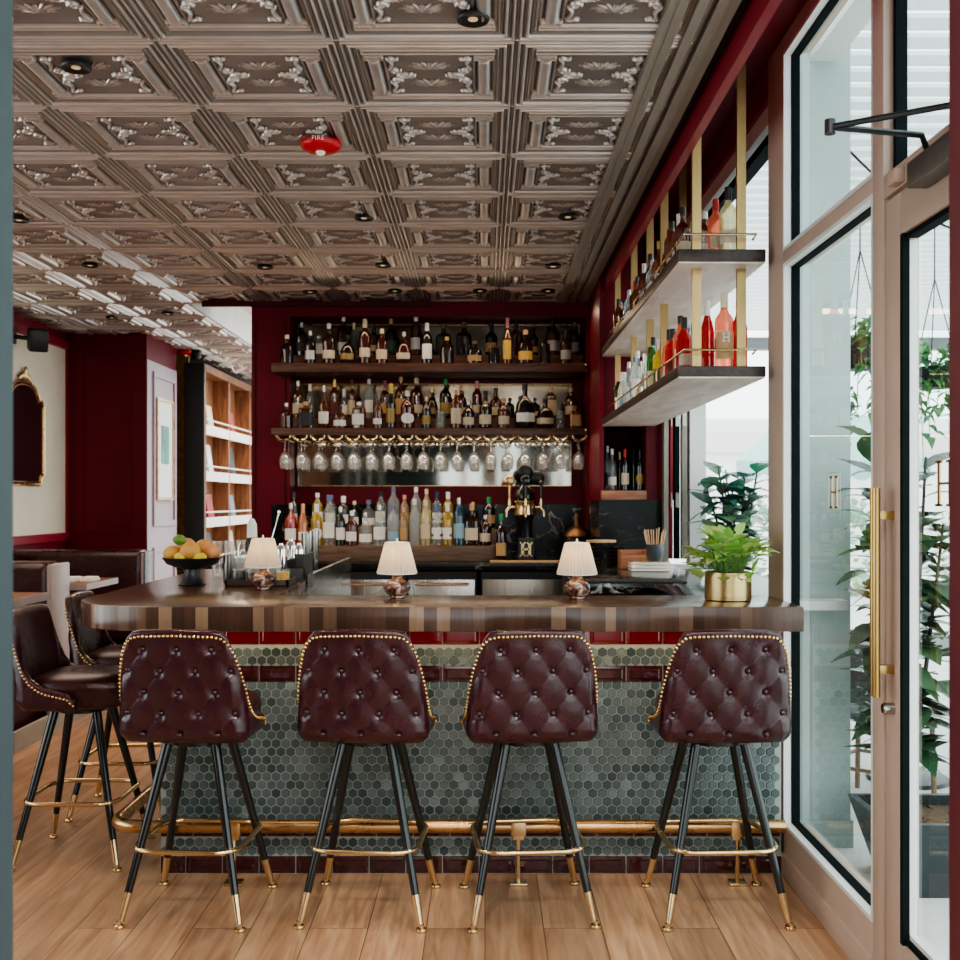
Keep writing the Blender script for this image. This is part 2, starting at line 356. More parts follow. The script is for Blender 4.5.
# ---- pressed tin ceiling
T=.6096
def tile_height(u,v):
    """relief in metres (downwards) of one pressed tin tile; u across, v along"""
    x=(u-.5)*T; y=(v-.5)*T; ax=np.abs(x); ay=np.abs(y)
    d=np.minimum(T/2-ax,T/2-ay)
    h=np.zeros_like(x)
    def bump(t,w): return np.clip(1-(t/w)**2,0,None)**.7
    for c,w,a in ((.0,.004,.010),(.012,.006,.016),(.025,.0045,.009),(.036,.007,.018),(.050,.0045,.010),(.060,.0045,.013),(.071,.005,.009)): h=np.maximum(h,a*bump(d-c,w))
    # half round bars along the sides, with square end blocks
    t=np.abs(ax-.195); on=(ay<.150)
    h=np.where(on&(t<.023),np.maximum(h,.022*np.sqrt(np.clip(1-(t/.023)**2,0,1))+.002),h)
    e_=np.abs(ay-.170); blk=(t<.036)&(e_<.019); h=np.where(blk,.017,h)
    blk=(t<.028)&(e_<.012); h=np.where(blk,.006,h)
    blk=(t<.016)&(e_<.006); h=np.where(blk,.015,h)
    for c,w,a in ((.197,.005,.014),(.209,.0045,.009),(.221,.005,.013)): h=np.maximum(h,np.where(ax<.236,a*bump(ay-c,w),0))
    h=np.maximum(h,np.where((ay<.150),.008*bump(ax-.160,.004),0))
    # scroll brackets framing the field
    pts=[]
    for sx in (-1,1):
        for sy in (-1,1):
            for k in range(22): pts.append((sx*(.146-.012*math.sin(k/21*PI)),sy*(.146-k/21*.085),.0050))
            for k in range(26):
                a=k/25*2.0*PI; r=.019*(1-.65*k/25)
                pts.append((sx*(.122-r*math.cos(a)+.004),sy*(.040-r*math.sin(a)+.006),.0042))
            for k in range(12): pts.append((sx*(.118-.05*k/11),sy*(.010*math.sin(PI*k/11)+.003),.0044-.002*k/11))
            for k in range(10): pts.append((sx*(.146-.035*k/9),sy*(.148+.004*math.sin(k*.7)),.0040))
            pts.append((sx*.070,sy*.010,.006)); pts.append((sx*.060,0,.006))
    for px,py,r in pts:
        q=((x-px)**2+(y-py)**2)/(r*1.45)**2; h=np.maximum(h,.015*np.clip(1-q,0,None)**.5)
    # leaf rosettes above and below the centre
    for sy in (-1,1):
        cyy=sy*.078
        for j in range(14):
            ang=2*PI*j/14; L=.020+.052*abs(math.cos(ang))**1.6; ca,sa=math.cos(ang),math.sin(ang)
            for k in range(9):
                tt=.12+.88*k/8; px=ca*L*tt; py=cyy+sa*L*tt*.8; r=.0058*(1-.6*tt)+.001
                q=((x-px)**2+(y-py)**2)/r**2; h=np.maximum(h,(.016-.008*tt)*np.clip(1-q,0,None)**.5)
        q=((x)**2+(y-cyy)**2)/.010**2; h=np.maximum(h,.017*np.clip(1-q,0,None)**.5)
    return h
tmesh=None
def tin_tiles(parent,x1,ncol,y0,nrow,res=190):
    global tmesh
    if tmesh is None:
        u=np.linspace(0,1,res+1); U,V=np.meshgrid(u,u,indexing='ij')
        Hh=tile_height(U,V)
        vs=np.stack([-U*T,V*T,-Hh],-1).reshape(-1,3)
        idx=np.arange((res+1)**2).reshape(res+1,res+1)
        q=np.stack([idx[:-1,:-1],idx[:-1,1:],idx[1:,1:],idx[1:,:-1]],-1).reshape(-1,4)
        me=bpy.data.meshes.new('pressed_tin_tile'); me.from_pydata(vs.tolist(),[],q.tolist())
        at=me.color_attributes.new('Col','FLOAT_COLOR','POINT')
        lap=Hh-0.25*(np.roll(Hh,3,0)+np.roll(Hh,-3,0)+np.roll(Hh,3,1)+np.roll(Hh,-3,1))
        k=np.clip(.40+Hh/.023*.34+lap/.005*.30,0,1).reshape(-1,1)  # occlusion put into the colour: grooves darker, ridges lighter
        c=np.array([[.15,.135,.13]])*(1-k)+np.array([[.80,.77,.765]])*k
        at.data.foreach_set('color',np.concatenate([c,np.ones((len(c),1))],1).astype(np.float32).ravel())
        me.materials.append(tinm); me.polygons.foreach_set('use_smooth',[True]*len(me.polygons)); me.update(); tmesh=me
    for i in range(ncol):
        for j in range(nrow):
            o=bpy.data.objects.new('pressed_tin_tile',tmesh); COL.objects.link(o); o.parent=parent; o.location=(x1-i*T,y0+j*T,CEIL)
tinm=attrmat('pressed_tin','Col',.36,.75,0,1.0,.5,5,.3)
GX=.106+T
ceil_o=MB().box(-6,1.3,-1.6,8.46,CEIL+.36,CEIL+.45).struct('ceiling',whitep)
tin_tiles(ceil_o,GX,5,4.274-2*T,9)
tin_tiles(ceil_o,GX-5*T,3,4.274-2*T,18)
# white raised ceiling past the back wall
MB().box(-4.2,.70,-1.6,4.274-2*T,CEIL-.01,CEIL+.3).struct('ceiling',taupe2)
MB().box(-4.4,GX-5*T,-1.6,16,CEIL+.06,CEIL+.1).struct('ceiling',taupe2)
MB().box(GX-5*T,-1.6,8.47,16,CEIL+.25,CEIL+.3).struct('ceiling',whitep)
MB().box(GX-5*T,GX-5*T+.03,8.54,14,CEIL-.03,CEIL+.25).struct('trim_1',whitep)
# taupe soffit with two slot diffusers beside the storefront
s=MB()
def strip(x0,x1,z,zt=CEIL+.2,m=0): s.box(x0,x1,-.5,8.4,z,zt,m)
strip(.568,.628,CEIL-.032); strip(.657,.690,CEIL-.032); strip(.720,.785,CEIL-.032)
strip(.628,.657,CEIL+.035,m=1); strip(.690,.720,CEIL+.035,m=1); strip(.785,.827,CEIL+.0,m=1)  # last strip: shadow beside the red beam, put in as black
strip(.596,.602,CEIL-.036); strip(.75,.754,CEIL-.035)
s.struct('trim_2',[taupe2,blackm])
# red beam and window pocket
MB().box(.827,.862,-.5,8.4,2.95,CEIL+.36).struct('trim_3',redt)
MB().box(.862,XW+.1,2.2,8.4,3.36,3.44).struct('trim_4',burg)
MB().box(XW,XW+.08,4.6,7.5,3.20,3.37).struct('trim_5',redt)
s=MB(); s.box(XW+.02,XW+.10,4.6,7.4,3.12,3.20,0); s.box(XW+.03,XW+.09,4.6,7.4,3.05,3.09,1)
s.struct('trim_6',[whitef,gasket])
# ---- left dining room wall
XL=-3.9
s=MB(); s.box(XL-.15,XL,4.7,16,0,CEIL+.2,0); s.box(XL-.15,XL,-1.6,4.7,0,.55,0); s.box(XL-.15,XL,-1.6,4.7,2.75,CEIL+.2,0)
for y in (-1.6,-.1,1.45,3.0): s.box(XL-.15,XL,y,y+.10,.55,2.75)  # near openings added out of view to send side light onto the ceiling
s.struct('wall_left',burg)
MB().box(XL,XL+.012,4.8,10.05,1.20,2.90).struct('wall_left_panel',cream)
s=MB()
for y0 in (10.05,): s.box(XL,XL+.03,y0,y0+.05,1.16,2.96)
s.box(XL,XL+.05,4.7,10,1.13,1.20); s.box(XL,XL+.05,4.7,10,2.89,2.96); s.box(XL,XL+.03,4.7,10,1.02,1.05)
s.struct('trim_7',redt)
# burgundy column block with panelled front and a panelled flank coloured pale for window sheen
s=MB(); s.box(XL,-3.15,10.1,11.06,0,CEIL+.02,0)
s.struct('wall_left_return',burg)
def frame_y(s,x0,x1,z0,z1,y,w=.03,d=.02,mi=0):
    s.box(x0,x1,y-d,y,z0,z0+w,mi); s.box(x0,x1,y-d,y,z1-w,z1,mi); s.box(x0,x0+w,y-d,y,z0+w,z1-w,mi); s.box(x1-w,x1,y-d,y,z0+w,z1-w,mi)
def frame_x(s,y0,y1,z0,z1,x,w=.03,d=.02,mi=0):
    s.box(x,x+d,y0,y1,z0,z0+w,mi); s.box(x,x+d,y0,y1,z1-w,z1,mi); s.box(x,x+d,y0,y0+w,z0+w,z1-w,mi); s.box(x,x+d,y1-w,y1,z0+w,z1-w,mi)
s=MB(); frame_y(s,-3.77,-3.30,1.2,2.92,10.1,.035,.018); frame_y(s,-3.77,-3.30,.25,1.02,10.1,.035,.018); s.struct('trim_8',burg)
s=MB(); s.box(-3.15,-3.142,10.1,11.06,0,CEIL-.25); frame_x(s,10.25,10.98,1.25,2.72,-3.142,.05,.02); frame_x(s,10.25,10.98,.2,1.05,-3.142,.05,.02); s.struct('trim_9',lavender)
gw=pm('gold_leaf_wallpaper',(.36,.23,.04),.5,.3,nscale=16,namt=.6)
MB().box(-3.9,-3.11,11.38,11.43,0,CEIL).struct('wall_gold',gw)
MB().box(-6,-1.6,15.4,15.5,0,CEIL+.3).struct('wall_far',cream)
# ---- back wall of the bar, with its mirror niche
YB=8.46; NB=8.74
s=MB()
s.box(-1.82,-1.52,YB,9.2,0,CEIL+.3); s.box(-1.52,.775,YB,9.2,2.93,CEIL+.3)   # left pier, header
s.box(-1.52,.775,NB,9.2,0,2.93)
s.box(.775,1.35,8.30,9.2,0,CEIL+.3)
s.struct('wall_back',burg)
MB().box(-2.2,-.41,YB-.035,YB,CEIL-.055,CEIL+.02).struct('trim_10',burg2)
s=MB(); s.box(-1.795,-1.79,YB-.012,YB,1.2,2.9); s.box(-1.56,-1.555,YB-.012,YB,1.2,2.9); s.struct('trim_11',burg2)
# marble splashback
s=MB(); s.box(-1.66,-1.52,YB-.02,YB,1.05,1.465); s.box(-1.52,.775,NB-.02,NB,1.05,1.465); s.struct('wall_back_splash',marble)
# right pier: slab, pillar, marble plinth
s=MB(); s.box(.79,.822,7.5,8.3,1.5,CEIL+.3); s.box(1.115,1.32,7.5,8.3,1.5,CEIL+.3); s.box(.822,1.115,7.55,8.3,2.02,CEIL+.3)
s.struct('wall_right_pier',burg)
MB().box(.79,1.27,7.5,8.3,.9,1.5).struct('wall_right_splash',marble)
# ---- storefront: mullions, sill panel, jambs (dull taupe metal)
G=XW+.052   # glass plane
def pane(y0,y1,z0,z1,x=None):
    x=G if x is None else x
    return MB().add([(x,y0,z0),(x,y1,z0),(x,y1,z1),(x,y0,z1)],[(0,1,2,3)])
def vpost(s,y0,y1,z0,z1,x0=XW,x1=XW+.066,mi=0): s.box(x0,x1,y0,y1,z0,z1,mi,.003)
s=MB(); vpost(s,4.372,4.60,0,3.44); s.struct('window_frame_1',taupe)
# fixed window 2: frame, gaskets, panes
wy0,wy1=3.36,4.372
s=MB()
s.box(XW,XW+.11,wy0,wy1,0,.19,0,.003); s.box(XW-.012,XW+.11,wy0,wy1,0,.085,0,.003)
s.box(XW+.0,XW+.11,wy0,wy1,2.45,2.50,0,.003); s.box(XW,XW+.11,wy0,wy1,3.30,3.44,0)
frm=s.struct('window_2',taupe)
s=MB()
def rim(s,y0,y1,z0,z1,x0,x1,w): 
    s.box(x0,x1,y0,y0+w,z0,z1); s.box(x0,x1,y1-w,y1,z0,z1); s.box(x0,x1,y0+w,y1-w,z0,z0+w); s.box(x0,x1,y0+w,y1-w,z1-w,z1)
rim(s,wy0,wy1,.19,2.45,XW,XW+.03,.014); rim(s,wy0,wy1,2.50,3.30,XW,XW+.03,.014)
s.build('window_frame',whitef,frm)
s=MB(); rim(s,wy0+.002,wy1-.002,.192,2.448,XW+.03,XW+.064,.016); rim(s,wy0+.002,wy1-.002,2.502,3.298,XW+.03,XW+.064,.016)
s.build('gasket',gasket,frm)
pane(wy0+.01,wy1-.01,.2,2.44).build('glass',winglass,frm,smooth=None)
pane(wy0+.01,wy1-.01,2.51,3.29).build('glass',winglass,frm,smooth=None)
def letter_H(s,cy,cz,w,h,x,t=.006,mi=0):
    st=w*.13; se=h*.055
    for sg in (-1,1):
        yc=cy+sg*(w/2-st*1.6)
        s.box(x-t,x,yc-st/2,yc+st/2,cz-h/2,cz+h/2,mi); 
        for sz in (-1,1): s.box(x-t,x,yc-st*1.5,yc+st*1.5,cz+sz*(h/2-se/2)-se/2,cz+sz*(h/2-se/2)+se/2,mi)
    s.box(x-t,x,cy-w/2+st*2,cy+w/2-st*2,cz-se/2,cz+se/2,mi)
s=MB(); letter_H(s,3.885,1.528,.096,.115,G-.001,.003); s.build('gold_letter',copper,frm,smooth=None)
s=MB(); rim(s,3.82,3.95,1.455,1.60,G-.0015,G-.0005,.0022); s.build('label_outline',pm('etched_line',(.45,.52,.50),.5),frm,smooth=None)
# door post, transom light above the door
s=MB(); vpost(s,3.27,3.36,0,3.44); s.box(XW,XW+.11,1.9,3.27,2.405,2.475,0,.003); s.box(XW,XW+.11,1.9,3.27,3.30,3.44); s.struct('window_frame_3',taupe)
w3=pane(1.9,3.25,2.49,3.29).struct('window_3',winglass,smooth=None)
s=MB(); s.box(XW+.03,XW+.064,3.245,3.268,2.476,3.30); s.box(XW+.03,XW+.064,1.9,3.245,2.476,2.495); s.build('gasket',gasket,w3,smooth=None)
# the glazed door, hinged at the near side, closed
dy0,dy1=2.2,3.262
d=MB()
d.box(XW+.005,XW+.06,dy1-.115,dy1,.012,2.395,0,.004); d.box(XW+.005,XW+.06,dy0,dy0+.115,.012,2.395,0,.004)
d.box(XW+.005,XW+.06,dy0+.115,dy1-.115,2.27,2.395,0,.004); d.box(XW+.005,XW+.06,dy0+.115,dy1-.115,.012,.215,0,.004)
door=d.struct('door_1',taupe)
s=MB(); s.box(XW+.004,XW+.024,dy1-.135,dy1-.115,.215,2.27); s.box(XW+.015,XW+.05,dy0+.115,dy1-.135,.215,.232); s.box(XW+.015,XW+.05,dy0+.115,dy1-.135,2.255,2.27); s.build('gasket',gasket,door)
s=MB(); s.box(XW+.0245,XW+.046,dy1-.135,dy1-.115,.235,2.25); s.box(XW+.0245,XW+.046,dy0+.13,dy1-.135,.232,.246); s.build('glazing_bead',whitef,door)
pane(dy0+.12,dy1-.13,.22,2.26,XW+.042).build('glass',winglass,door,smooth=None)
s=MB(); letter_H(s,2.925,1.545,.12,.125,XW+.041,.004); s.build('gold_letter',copper,door,smooth=None)
s=MB(); hx=XW-.048
for k in (-1,1): s.tube([(hx,3.205+k*.010,.92),(hx,3.205+k*.010,1.535)],.0115,12)
hd=s.build('door_handle',handlem,door)
s=MB()
for z in (1.0,1.455): s.box(hx,XW+.006,3.193,3.217,z-.013,z+.013,0,.002)
s.build('standoff',handlem,hd)
s=MB(); s.lathe([(.018,0),(.018,.03),(.014,.034)],(0,0,0),14,R=Matrix.Rotation(-PI/2,3,'Y')); s.v=[(x+XW+.006,y+3.20,z+.885) for x,y,z in s.v]; s.build('lock',steel,door)
s=MB(); s.box(XW-.055,XW+.004,2.60,2.95,2.345,2.415,0,.006); cl=s.build('door_closer',pm('closer_grey',(.16,.16,.155),.35,.7),door)
s=MB(); el=(PX(830,2.72),2.72,PZ(127,2.72))
s.tube([(XW-.03,2.86,2.41),(XW-.065,2.82,2.448),el],.009,8); s.tube([el,(XW-.005,2.36,2.392)],.008,8); s.lathe([(.014,-.018),(.014,.018)],el,10); s.build('closer_arm',black,cl)
s=MB(); s.box(XW-.03,XW,3.10,3.16,2.41,2.45,0,.003); s.build('door_stop',taupe,door)
# end walls: near jambs of the doorway we look through, and the front of the room behind us
MB().box(-1.5,PX(13,1.52),1.42,1.52,0,3.2).struct('wall_near_left',pm('grey_jamb',(.034,.050,.056),.6,nscale=3,namt=.1))
MB().box(PX(949,1.92),PX(949,1.92)+.14,1.82,1.92,0,3.2).struct('wall_near_right',burgl)
s=MB()
for x in (-6,-4.2,-2.7,-1.2,-.42,.3,.78,1.26): s.box(x,x+.09,-1.6,-1.5,0,3.44)
s.box(-6,-.95,-1.6,-1.5,.3,1.6); s.box(-6,1.4,-1.6,-1.5,0,.3); s.box(-6,1.4,-1.6,-1.5,2.62,3.44); s.box(-6,1.4,-1.6,-1.5,1.60,1.68); s.box(-6,-2.62,-1.6,-1.5,1.68,2.62); s.box(-1.66,-.95,-1.6,-1.5,1.68,2.62); s.box(-.95,-.05,-1.6,-1.5,2.12,2.62,1); s.box(-.05,.21,-1.6,-1.5,1.68,2.62); s.box(.62,1.0,-1.6,-1.5,1.68,2.62,1)
s.box(-2.62,-1.66,-1.62,-1.60,1.68,2.62,1)
for k in range(4): s.box(-2.45+k*.2,-2.40+k*.2,-1.6,-1.59,1.68,2.62,2)
s.struct('wall_front',[casew,blackm,whitef])
# folded window leaves at the far end of the pass-through opening
s=MB(); s.box(1.215,1.245,7.36,7.44,1.08,3.2); s.struct('window_frame_4',taupe2)
grp='folded window leaves'
for i,(x0,x1,mm,lb) in enumerate(((1.255,1.275,redt,'narrow red edged window leaf folded against the far pier'),(1.287,1.322,gasket,'dark framed middle window leaf folded beside the red edged one'),(1.334,1.372,taupe2,'taupe window leaf, outermost of the folded stack'))):
    s=MB(); s.box(x0,x1,7.36,7.42,1.10,3.15,0,.003); o=s.thing('window_leaf',mm,lb,'window',grp)
    
    for z in (1.45,2.0): MB().box(x0+.006,x1-.006,7.352,7.36,z,z+.10).build('hinge',steeld,o)
s=MB(); s.box(1.39,1.50,7.36,7.5,-.1,3.5); s.struct('column_1',whitef)
# outer sill of the pass-through
MB().box(1.22,1.55,4.62,7.3,1.03,1.07).struct('window_sill',whitef)
MB().box(XW+.02,XW+.1,4.6,7.5,0,1.03).struct('wall_right',taupe)
MB().box(XW,XW+.12,7.45,8.6,1.5,3.44).struct('wall_right_far',burg)
# ================================================================ THE BAR
ZT=1.099; ZB=1.005; YF=4.07
def arc(cx,cy,r,a0,a1,n): return [(cx+r*math.cos(a0+(a1-a0)*i/n),cy+r*math.sin(a0+(a1-a0)*i/n)) for i in range(n+1)]
xl=-1.645; R=.42
poly=[(XW-.004,YF)]+[(XW-.004,4.57),(-.88,4.57),(-.88,5.30),(-1.02,5.32),(-1.02,6.3),(xl,6.3)]
poly=poly+arc(xl+R,YF+R,R,PI,1.5*PI,14)
s=MB().prism(poly,ZB,ZT,0,.006)
s.thing('bar_counter',barm,'thick dark walnut bar counter top with striped edge and rounded corner','counter')
# base with tiled front
bx0,bx1,by=-1.30,XW-.012,4.34
base=empty('tiled_bar',(0,by,0),'bar front clad in grey green hexagon tiles and burgundy tile bands','bar base')
s=MB(); s.box(bx0,bx1,by+.012,4.50,0,ZB); s.box(bx0,bx0+.2,4.5,6.2,0,ZB); s.build('carcass',pm('grout',(.36,.37,.34),.8,nscale=40,namt=.1),base,world=True)
hexm=attrmat('hex_tile','Col',.28,0,.0,1,.5,90,.2)
def hexband(z0,z1):
    p=.0385; rw=p*math.sqrt(3)/2; r=p/2/math.cos(PI/6)*.90; vs=[];fs=[];cols=[]
    row=0; z=z0+r*.9
    rr=random.Random(int(z0*1000))
    while z<z1-r*.5:
        x=bx0+p*.5+(p/2 if row%2 else 0)
        while x<bx1-p*.4:
            b=len(vs); g=rr.random(); 
            c=np.array((.036,.060,.062))*(1-g)+np.array((.125,.160,.158))*g
            if rr.random()<.12: c=c*1.45
            for k in range(6):
                a=PI/6+k*PI/3; vs.append((x+r*math.cos(a),by+.012,z+r*math.sin(a)))
            for k in range(6):
                a=PI/6+k*PI/3; vs.append((x+r*.88*math.cos(a),by+.007,z+r*.88*math.sin(a)))
            for k in range(6): fs.append((b+k,b+(k+1)%6,b+6+(k+1)%6,b+6+k)); cols.append(c)
            fs.append(tuple(b+6+k for k in range(6))); cols.append(c)
            x+=p
        z+=rw; row+=1
    m=MB(); m.add(vs,fs); o=m.build('hex_tile_field',hexm,base,smooth=None,recalc=False,world=True); setcol(o.data,cols); return o
for z0,z1 in ((.075,.148),(.205,.768),(.838,.918)): hexband(z0,z1)
tilem=pm('burgundy_glaze',(.045,.010,.012),.10,nscale=14,namt=.5,coat=.5)
tiler=pm('red_glaze',(.13,.006,.012),.10,nscale=14,namt=.3,coat=.5)
def tileband(z0,z1,w,m,off=0):
    s=MB(); x=bx0+.004-off
    while x<bx1-.01:
        a=max(x,bx0)+.0025; b=min(x+w,bx1)-.0025; y0=by+.012; y1=by+.001; e=.011
        if b-a>.03:
            V=[(a,y0,z0),(b,y0,z0),(b,y0,z1),(a,y0,z1),(a,y1+.004,z0+.002),(b,y1+.004,z0+.002),(b,y1+.004,z1-.002),(a,y1+.004,z1-.002),
               (a+e,y1+.003,z0+e),(b-e,y1+.003,z0+e),(b-e,y1+.003,z1-e),(a+e,y1+.003,z1-e),
               (a+e*1.5,y1-.001,z0+e*1.5),(b-e*1.5,y1-.001,z0+e*1.5),(b-e*1.5,y1-.001,z1-e*1.5),(a+e*1.5,y1-.001,z1-e*1.5)]
            fs=[]
            for q in (0,4,8):
                for k in range(4): fs.append((q+k,q+(k+1)%4,q+4+(k+1)%4,q+4+k))
            fs.append((12,13,14,15)); s.add(V,fs)
        x+=w
    return s.build('tile_band',m,base,smooth=None,world=True)
tileband(.004,.072,.147,tilem,.05); tileband(.151,.202,.147,tilem,.02); tileband(.771,.836,.147,tilem,.05); tileband(.921,.995,.147,tiler,.05)
# brass foot rail
rz=.226; ry=4.236
rail=empty('foot_rail',(0,ry,0),'long brass foot rail along the bar front, curving back at its end','foot rail')
pts=[(1.17,ry,rz)]+[(x,ry,rz) for x in (.6,0,-.6,-1.2)]+[(x,y,rz) for x,y in arc(-1.36,ry+.10,.10,1.5*PI,PI*1.0,8)]+[(-1.46,ry+.4,rz),(-1.46,ry+.9,rz)]
s=MB(); s.tube(pts,.0255,16); s.build('rail',copper,rail,world=True)
for x in (-.98,.13,.985):
    s=MB(); s.tube([(x,ry,.012),(x,ry,rz-.03)],.009,8); s.box(x-.034,x+.034,ry-.03,ry+.03,.0,.012,0,.003); s.box(x-.03,x+.03,ry-.029,ry+.029,rz-.034,rz+.03,0,.01); s.box(x-.022,x+.022,ry-.014,ry+.014,.175,.205,0,.003)
    s.build('bracket',brass,rail,world=True)
# ================================================================ STOOLS
def interp(tab,x):
    for (a,fa),(b,fb) in zip(tab,tab[1:]):
        if x<=b: 
            t=(x-a)/(b-a); t=t*t*(3-2*t)*.35+t*.65; return fa+(fb-fa)*t
    return tab[-1][1]
TOP=[(0,1.044),(.135,1.040),(.165,1.034),(.186,1.018),(.203,.985),(.219,.930),(.236,.862),(.252,.805),(.277,.765),(.307,.741),(.34,.727),(.385,.717),(.415,.710),(.43,.704),(.4405,.684)]
SB=.645
def shell_mesh():
    W0,D,r,yf=.222,.200,.050,.05
    Ls=W0-r; La=r*PI/2; Ltot=Ls+La+(D-r+yf)
    def plan(d):
        a=abs(d); sg=1 if d>=0 else -1
        if a<=Ls: p=(a,-D-.014*(1-(a/Ls)**2)); n=(0,-1)
        elif a<=Ls+La:
            q=(a-Ls)/r; p=(Ls+r*math.sin(q),-D+r-r*math.cos(q)); n=(math.sin(q),-math.cos(q))
        else: p=(W0,-D+r+(a-Ls-La)); n=(1,0)
        return sg*p[0],p[1],sg*n[0],n[1]
    nd=190; nv=84
    ds=[-Ltot+2*Ltot*i/nd for i in range(nd+1)]
    def pos(d,z,inset,tuft):
        px,py,nx,ny=plan(d)
        f=(z-SB)/.42; W=(.240-.032*f)/W0
        lean=.055*max(0,f)**1.2
        tuck=.028*max(0,1-(z-SB)/.045)**2
        off=-inset-tuck+tuft
        return (px*W+nx*off, py+ny*off-lean*max(0,min(1,(.1-py)/.3)), z)
    def tuft(d,z):
        u=d/.125; w=(z-.982)/.152
        fade=min(1,max(0,(.235-abs(d))/.03))*min(1,max(0,(z-.668)/.02))
        if fade<=0: return 0
        p,q=u+w,u-w
        dp=abs(p-round(p))*.0966; dq=abs(q-round(q))*.0966
        t=.0045*(1-math.exp(-(dp/.03)**2))*(1-math.exp(-(dq/.03)**2))
        t-=.0008*math.exp(-(dp/.0035)**2)+.0022*math.exp(-(dq/.0035)**2)
        t-=.013*math.exp(-(dp*dp+dq*dq)/.017**2)
        edge=min(1,max(0,(interp(TOP,abs(d))-z)/.05))
        return t*fade*edge
    vs=[];fs=[];rowlen=None
    rimz=[(.0,.0)]
    for d in ds:
        zt=interp(TOP,abs(d)); row=[]
        for j in range(nv+1):
            z=SB+(zt-SB)*j/nv; row.append(pos(d,z,0,tuft(d,z)))
        for ins,dz in ((.004,.006),(.012,.010),(.022,.010),(.030,.006),(.034,0)): 
            x,y,z=pos(d,zt,ins,0); row.append((x,y,z+dz))
        for j in range(1,13):
            z=zt+(max(.67,min(.72,zt-.02))-zt)*j/12; row.append(pos(d,z,.034,0))
        rowlen=len(row); vs+=row
    for i in range(nd):
        for j in range(rowlen-1):
            a=i*rowlen+j; fs.append((a,a+rowlen,a+rowlen+1,a+1))
    for i in (0,nd):
        fs.append(tuple(i*rowlen+j for j in range(rowlen))[::(1 if i==0 else -1)])
    m=MB(); m.add(vs,fs)
    # covered buttons
    for k in range(0,5):
        z=.982-.076*k
        cols=(-.125,0,.125) if k%2==0 else (-.1875,-.0625,.0625,.1875)
        for d in cols:
            x,y,z_=pos(d,z,0,tuft(d,z)); px,py,nx,ny=plan(d)
            m.sph((x+nx*.003,y+ny*.003,z_),.0105,10,6)
    # nailheads
    nails=MB(); L=0; last=None; d=-Ltot+.004
    while d<Ltot-.004:
        zt=interp(TOP,abs(d)); p=Vector(pos(d,zt-.013,-.001,0))
        if last is None or (p-last).length>=.0150:
            nails.sph(p,.0062,8,5); last=p
        d+=.0008
    return m,nails
shm,nails=shell_mesh()
stool=empty('bar_stool',(0,0,0),'x','bar stool','oxblood leather bar stools at the bar')
o_shell=shm.build('backrest',leather,stool,smooth=60,recalc=False)
nl=nails.build('nailhead_trim',nailm,o_shell,smooth=60)
# seat pad
def superell(a,b,n,e=3.2): return [(a*math.copysign(abs(math.cos(t))**(2/e),math.cos(t)),b*math.copysign(abs(math.sin(t))**(2/e),math.sin(t))) for t in [2*PI*k/n for k in range(n)]]
s=MB(); base_p=superell(1,1,44); prof=[(.90,.648),(.97,.655),(1.0,.672),(1.0,.722),(1.012,.728),(1.0,.735),(.985,.752),(.93,.766),(.8,.777),(.5,.786),(.0,.789)]
vs=[]; fs=[]
for k,z in prof:
    for x,y in base_p: vs.append((x*.203*max(k,.001),.022+y*.208*max(k,.001),z))
n=len(base_p)
for i in range(len(prof)-1):
    for k in range(n): fs.append((i*n+k,i*n+(k+1)%n,(i+1)*n+(k+1)%n,(i+1)*n+k))
fs.append(tuple(range(n))[::-1]); s.add(vs,fs); s.build('seat',leather_in,stool,smooth=50)
s=MB(); s.box(-.115,.115,-.11,.13,.628,.650,0,.008); s.lathe([(.10,.612),(.10,.630)],(0,0,0),24); s.build('swivel_plate',black,stool)
for sx in (-1,1):
    for sy in (-1,1):
        def at(z): k=1-z/.62; return Vector((sx*(.088+.128*k),sy*(.088+.128*k),z))
        s=MB(); s.tube([at(.118),at(.62)],[.0135,.0185],14); lg=s.build('leg',blackleg,stool)
        s=MB(); s.tube([at(.024),at(.120)],[.0115,.0150],14); s.lathe([(.019,0),(.021,.006),(.019,.012),(.009,.016),(.009,.026)],(at(.0).x,at(.0).y,0),14); s.build('brass_ferrule',brass,lg)
def rrect(hw,r,z,n=7):
    o=[]
    for cx,cy,a in ((hw-r,hw-r,0),(-hw+r,hw-r,PI/2),(-hw+r,-hw+r,PI),(hw-r,-hw+r,1.5*PI)):
        o+=[(x,y,z) for x,y in arc(cx,cy,r,a,a+PI/2,n)]
    return o
s=MB(); s.tube(rrect(.192,.085,.262),.0095,10,closed=True)
for sx in (-1,1):
    for sy in (-1,1): s.sph((sx*.166,sy*.166,.262),.013,8,5)
s.build('foot_ring',brass,stool)
spots=[(-1.052,4.0,-4,'tufted oxblood leather bar stool at the bar front, leftmost of the four seen from behind'),
       (-.421,4.0,-4,'tufted oxblood leather bar stool at the bar front, second from left of the four'),
       (.154,4.0,5,'tufted oxblood leather bar stool at the bar front, third from left of the four'),
       (.846,4.0,1.5,'tufted oxblood leather bar stool at the bar front, beside the tall window'),
       (-1.702,4.60,-90,'oxblood leather bar stool at the rounded bar end, seen from its side, nearer of two'),
       (-1.735,5.28,-88,'oxblood leather bar stool at the rounded bar end, half hidden behind the nearer one')]
for i,(x,y,a,lb) in enumerate(spots):
    if i==0: o=stool; o.location=(x,y,0); o.rotation_euler=(0,0,math.radians(a)); o['label']=lb
    else: o=dup(stool,(x,y,0),math.radians(a),lb)
